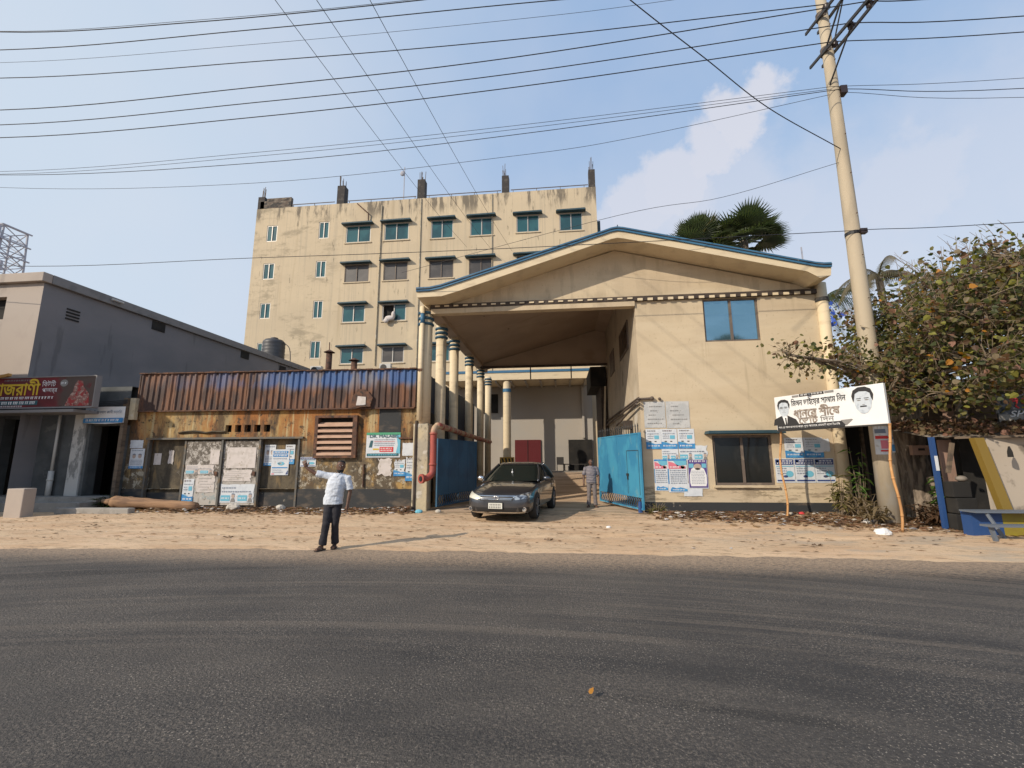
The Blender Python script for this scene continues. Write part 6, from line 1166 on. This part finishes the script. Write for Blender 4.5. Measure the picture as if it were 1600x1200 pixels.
for k,(bx,bz,bw) in enumerate([(9.32,.0,.5),(9.36,.37,.44),(9.30,.74,.4)]):
    tag(MB().box(bx-bw/2,bx+bw/2,11.75,12.1,bz,bz+.355).build('crate','dark',loc=(bx,11.9,bz),bevel=.02),['bottom dark crate in the stack inside the stall','middle dark crate in the stack inside the stall','top dark crate in the stack inside the stall'][k],'crate','dark crates stacked in the stall')
tag(MB().ball((9.36,11.8,1.17),(.12,.09,.07),8).build('metal_pot','tin',loc=(9.36,11.8,1.1),smooth=True),'dented tin pot on the crate stack inside the stall','pot')
q=MB(); q.bar((9.1,11.8,1.3),(9.25,11.75,2.0),.07); tag(q.build('leaning_stick','wood',loc=(9.15,11.8,1.3)),'thick stick leaning up inside the stall','stick')
tag(MB().loft([(10.05,11.3,1.66,.05,.05),(10.05,11.3,1.78,.045,.045),(10.05,11.3,1.9,.015,.015)],8).build('hanging_bulb','dark',loc=(10.05,11.3,1.7)),'small dark lamp hanging under the stall roof','lamp')
bn = thing('bench', 'grey and orange plank bench in front of the stall', 'bench', (9.4,10.35,0)); MB().box(-.9,.25,-.12,.12,.28,.32).build('seat','grey_bench',bn,local=True); MB().box(.255,1.6,-.12,.12,.28,.33).build('seat','orange_w',bn,local=True)
for x in (-.8,.28,1.4): MB().bar((x,0,.28),(x+.05,0,0),.06).build('leg','orange_w' if x>0 else 'grey_bench',bn,local=True)
q = MB(); rl = random.Random(12)
for k in range(1500):
    x = rl.uniform(9.0,12); y = 12.0-.42*(x-9.0)+1.9*rl.random(); z = 2.2+.2*(y-12.0+.42*(x-9.0))+.10*rl.random(); add_leaf(q, Vector((x,y,z)), rl.uniform(.07,.15), rl.choice((2,3,3,6)), .2)
tag(q.build('roof_leaves',LEAF,stuff=True),'drift of dry brown leaves lying on the stall roof','leaves')
for i,(x,y,h_,lb) in enumerate([(20.5,-25,16.6,'tall tree across the road mirrored in the upper window'),(24.0,-26,15.9,'lower tree across the road at the right of the mirrored pair'),(16.0,-25.5,15.4,'small tree across the road at the left of the mirrored group')]):
    t = thing('far_tree', lb, 'tree', (x,y,0), 0, 'trees across the road behind the viewer'); MB().tube([(0,0,0),(.1,0,h_*.5),(0,0,h_*.8)],[.35,.25,.12],8).build('trunk','bark',t,local=True,smooth=True); q = MB()
    for k in range(2600): p = rv(rl.random()**.5); add_leaf(q, Vector((p.x*2.6,p.y*2.6,h_-2.8+p.z*2.8)), rl.uniform(.3,.5), rl.choice((0,0,1)))
    q.build('crown',LEAF,t,local=True,stuff=True)
# upper hut with sign
uh = thing('upper_hut', 'makeshift hut roof of tin and boards behind the stall', 'hut', (12,13.6,0))
q=MB(); q.add([(10.3,13.2,3.2),(15,12.6,3.9),(15,16,4.4),(10.3,16,3.9)],[(0,1,2,3)]); q.build('roof','tin',uh); MB().box(10.2,15,14.0,14.1,2.2,3.6).build('wall_panel','wood',uh); MB().box(10.9,11.15,13.5,13.55,2.45,3.2).build('wall_panel','whitewash',uh); MB().box(10.55,10.8,13.5,13.55,2.3,3.1).build('wall_panel','pinkpanel',uh)
for (a,b) in (((10.3,13.3,2.4),(11.2,13.3,3.3)),((10.7,13.2,2.5),(11.4,13.2,3.3)),((10.2,13.1,3.15),(13,12.5,3.5)),((11.45,13.0,2.0),(11.5,13.0,3.4))): q=MB(); q.bar(a,b,.05); q.build('batten','wood',uh)
t = thing('drink_sign', 'dark drink advertisement board with red and white lettering', 'sign', (11.02,12.5,2.42)); MB().box(0,2.2,0,.05,0,.82).build('board','signdark',t,local=True); rect(t,'conc',0,2.2,.0,.3,y=-.002)
text('lettering','স্পীড','p_red',t,.28,-.01,.45,h=.34,w=.85,bold=.03,slant=.3); text('lettering','SPEED','p_white',t,.25,-.012,.24,h=.15,w=.85,bold=.02,slant=.3)
# ------------------------------------------------------------------ litter and small things
q = MB(); rnd = random.Random(4)
def bit(x,y,s,mi,z=None):
    z = gh(x,y) if z is None else z; a=rnd.random()*6.283; n_=rnd.choice((3,4,5)); t_=rnd.uniform(-.5,.5); e=rnd.uniform(.25,1)
    vs=[(x+s*math.cos(a+k/n_*6.283)*(.6+.5*rnd.random()),y+s*e*math.sin(a+k/n_*6.283),z+.012+s*.45*abs(math.sin(k*2+t_))*rnd.random()) for k in range(n_)]; q.add(vs,[tuple(range(n_))],mi)
for k in range(15000):
    if rnd.random()<.5: x=rnd.uniform(-15.8,-4.6); y=14.55+rnd.gauss(0,.42)
    else: x=rnd.uniform(2.7,12); y=14.1-.22*max(0,x-4)+rnd.gauss(0,.5+.08*max(0,x-4))
    if y>14.93: y=14.9-rnd.random()*.3
    bit(x,y,rnd.choice((.02,.03,.05,.07,.10)),rnd.choices(range(5),(34,36,22,6,1.2))[0])
for k in range(1500): x=rnd.uniform(-16,12); y=rnd.uniform(9.0,14.3); bit(x,y,rnd.choice((.012,.02,.03,.04)),rnd.choices(range(5),(50,30,16,3,.6))[0])
for k in range(420):
    x=rnd.uniform(-16,12); y=rnd.uniform(8.9,14.0); s=rnd.uniform(.03,.12); a=rnd.gauss(0,.35); z=gh(x,y)+.012; dx,dy=s*math.cos(a),s*math.sin(a)
    q.add([(x-dx,y-dy,z),(x-dx*.2,y-dy*.2-.012,z+.012),(x+dx,y+dy,z),(x+dx*.1,y+dy*.1+.014,z+.01)],[(0,1,2,3)],rnd.choice((0,0,1)))
q.build('litter',[LEAF[3],leafmat('litter_reddish_brown',(.27,.145,.085)),leafmat('litter_tan',(.34,.23,.14)),'paper_warm','vinyl'],stuff=True)
tag(bpy.data.objects['litter'],'dry leaves and paper litter strewn along the foot of the walls','litter')
q = MB()
for k in range(190):
    x=rnd.uniform(-15.5,11.5); y=(14.55 if x<0 else 14.0)+rnd.gauss(0,.4); y=min(y,14.85)
    if -4.6<x<2.7: continue
    s=rnd.choice((.02,.03,.05,.07)); q.ball((x,y,gh(x,y)+s*.3),(s,s*.8,s*.6),3,rnd.choice((0,0,1)))
tag(q.build('rubble',['stone','brick_old'],stuff=True),'broken brick and plaster rubble in the verge','rubble')
def rock(name,label,x,y,s,mt,cat='stone'):
    q=MB(); q.ball((0,0,0),(s,s*.7,s*.6),6); q.v=[tuple(Vector(v)*(1+.35*nz3(v[0]*9+x,v[1]*9,v[2]*9))+Vector((x,y,gh(x,y)+s*.3))) for v in q.v]; tag(q.build(name,mt,loc=(x,y,0)),label,cat)
rock('plaster_chunk','pale plaster chunk below the right steel door',-11.0,14.5,.24,'stone'); rock('plaster_chunk','flat pale plaster piece right of the doors',-9.3,14.5,.17,'stone'); rock('plastic_bag','crumpled red plastic bag near the right bush',6.95,14.3,.09,'p_red','bag'); rock('plastic_bag','crumpled white plastic bag at the pole foot',7.0,11.0,.16,'vinyl','bag'); rock('plastic_bag','white plastic bag lying near the tall weed',8.1,13.2,.14,'vinyl','bag')
rock('plastic_bag','pale green plastic bag under the red pipe',-4.5,14.3,.12,'p_cyan','bag'); rock('paper_cup','white paper scrap on the sand right of the car',1.15,11.6,.06,'p_white','paper'); rock('plaster_chunk','small chunk at the left gate corner',-3.9,14.4,.1,'stone')
for i,(x,y,s,lb) in enumerate([(-.25,9.7,.13,'dark dry leaf on the sand in front of the car'),(-7.3,9.6,.16,'curled dark leaf on the sand left of the man'),(-4.0,9.9,.11,'small dark leaf right of the walking man'),(-12.2,11.0,.12,'brown leaf lying on the sand at far left'),(4.9,9.6,.13,'dark leaf on the right stretch of sand')]):
    l1 = MB(); 
    for k in range(4): a=k*1.7; l1.add([(x,y,gh(x,y)+.01),(x+s*math.cos(a)*.6-.03,y+s*.3*math.sin(a),gh(x,y)+.05),(x+s*math.cos(a),y+s*.5*math.sin(a),gh(x,y)+.02),(x+s*math.cos(a+.5)*.7,y+s*.4*math.sin(a+.5),gh(x,y)+.03)],[(0,1,2,3)])
    tag(l1.build('fallen_leaf',LEAF[3],loc=(x,y,0)),lb,'leaf','fallen leaves on the verge')
l1 = MB(); add_leaf(l1,Vector((.17,3.5,.03)),.05,0,.0); tag(l1.build('fallen_leaf',LEAF[5],loc=(.17,3.5,0)),'tiny yellow leaf on the asphalt near the camera','leaf','fallen leaves on the verge')
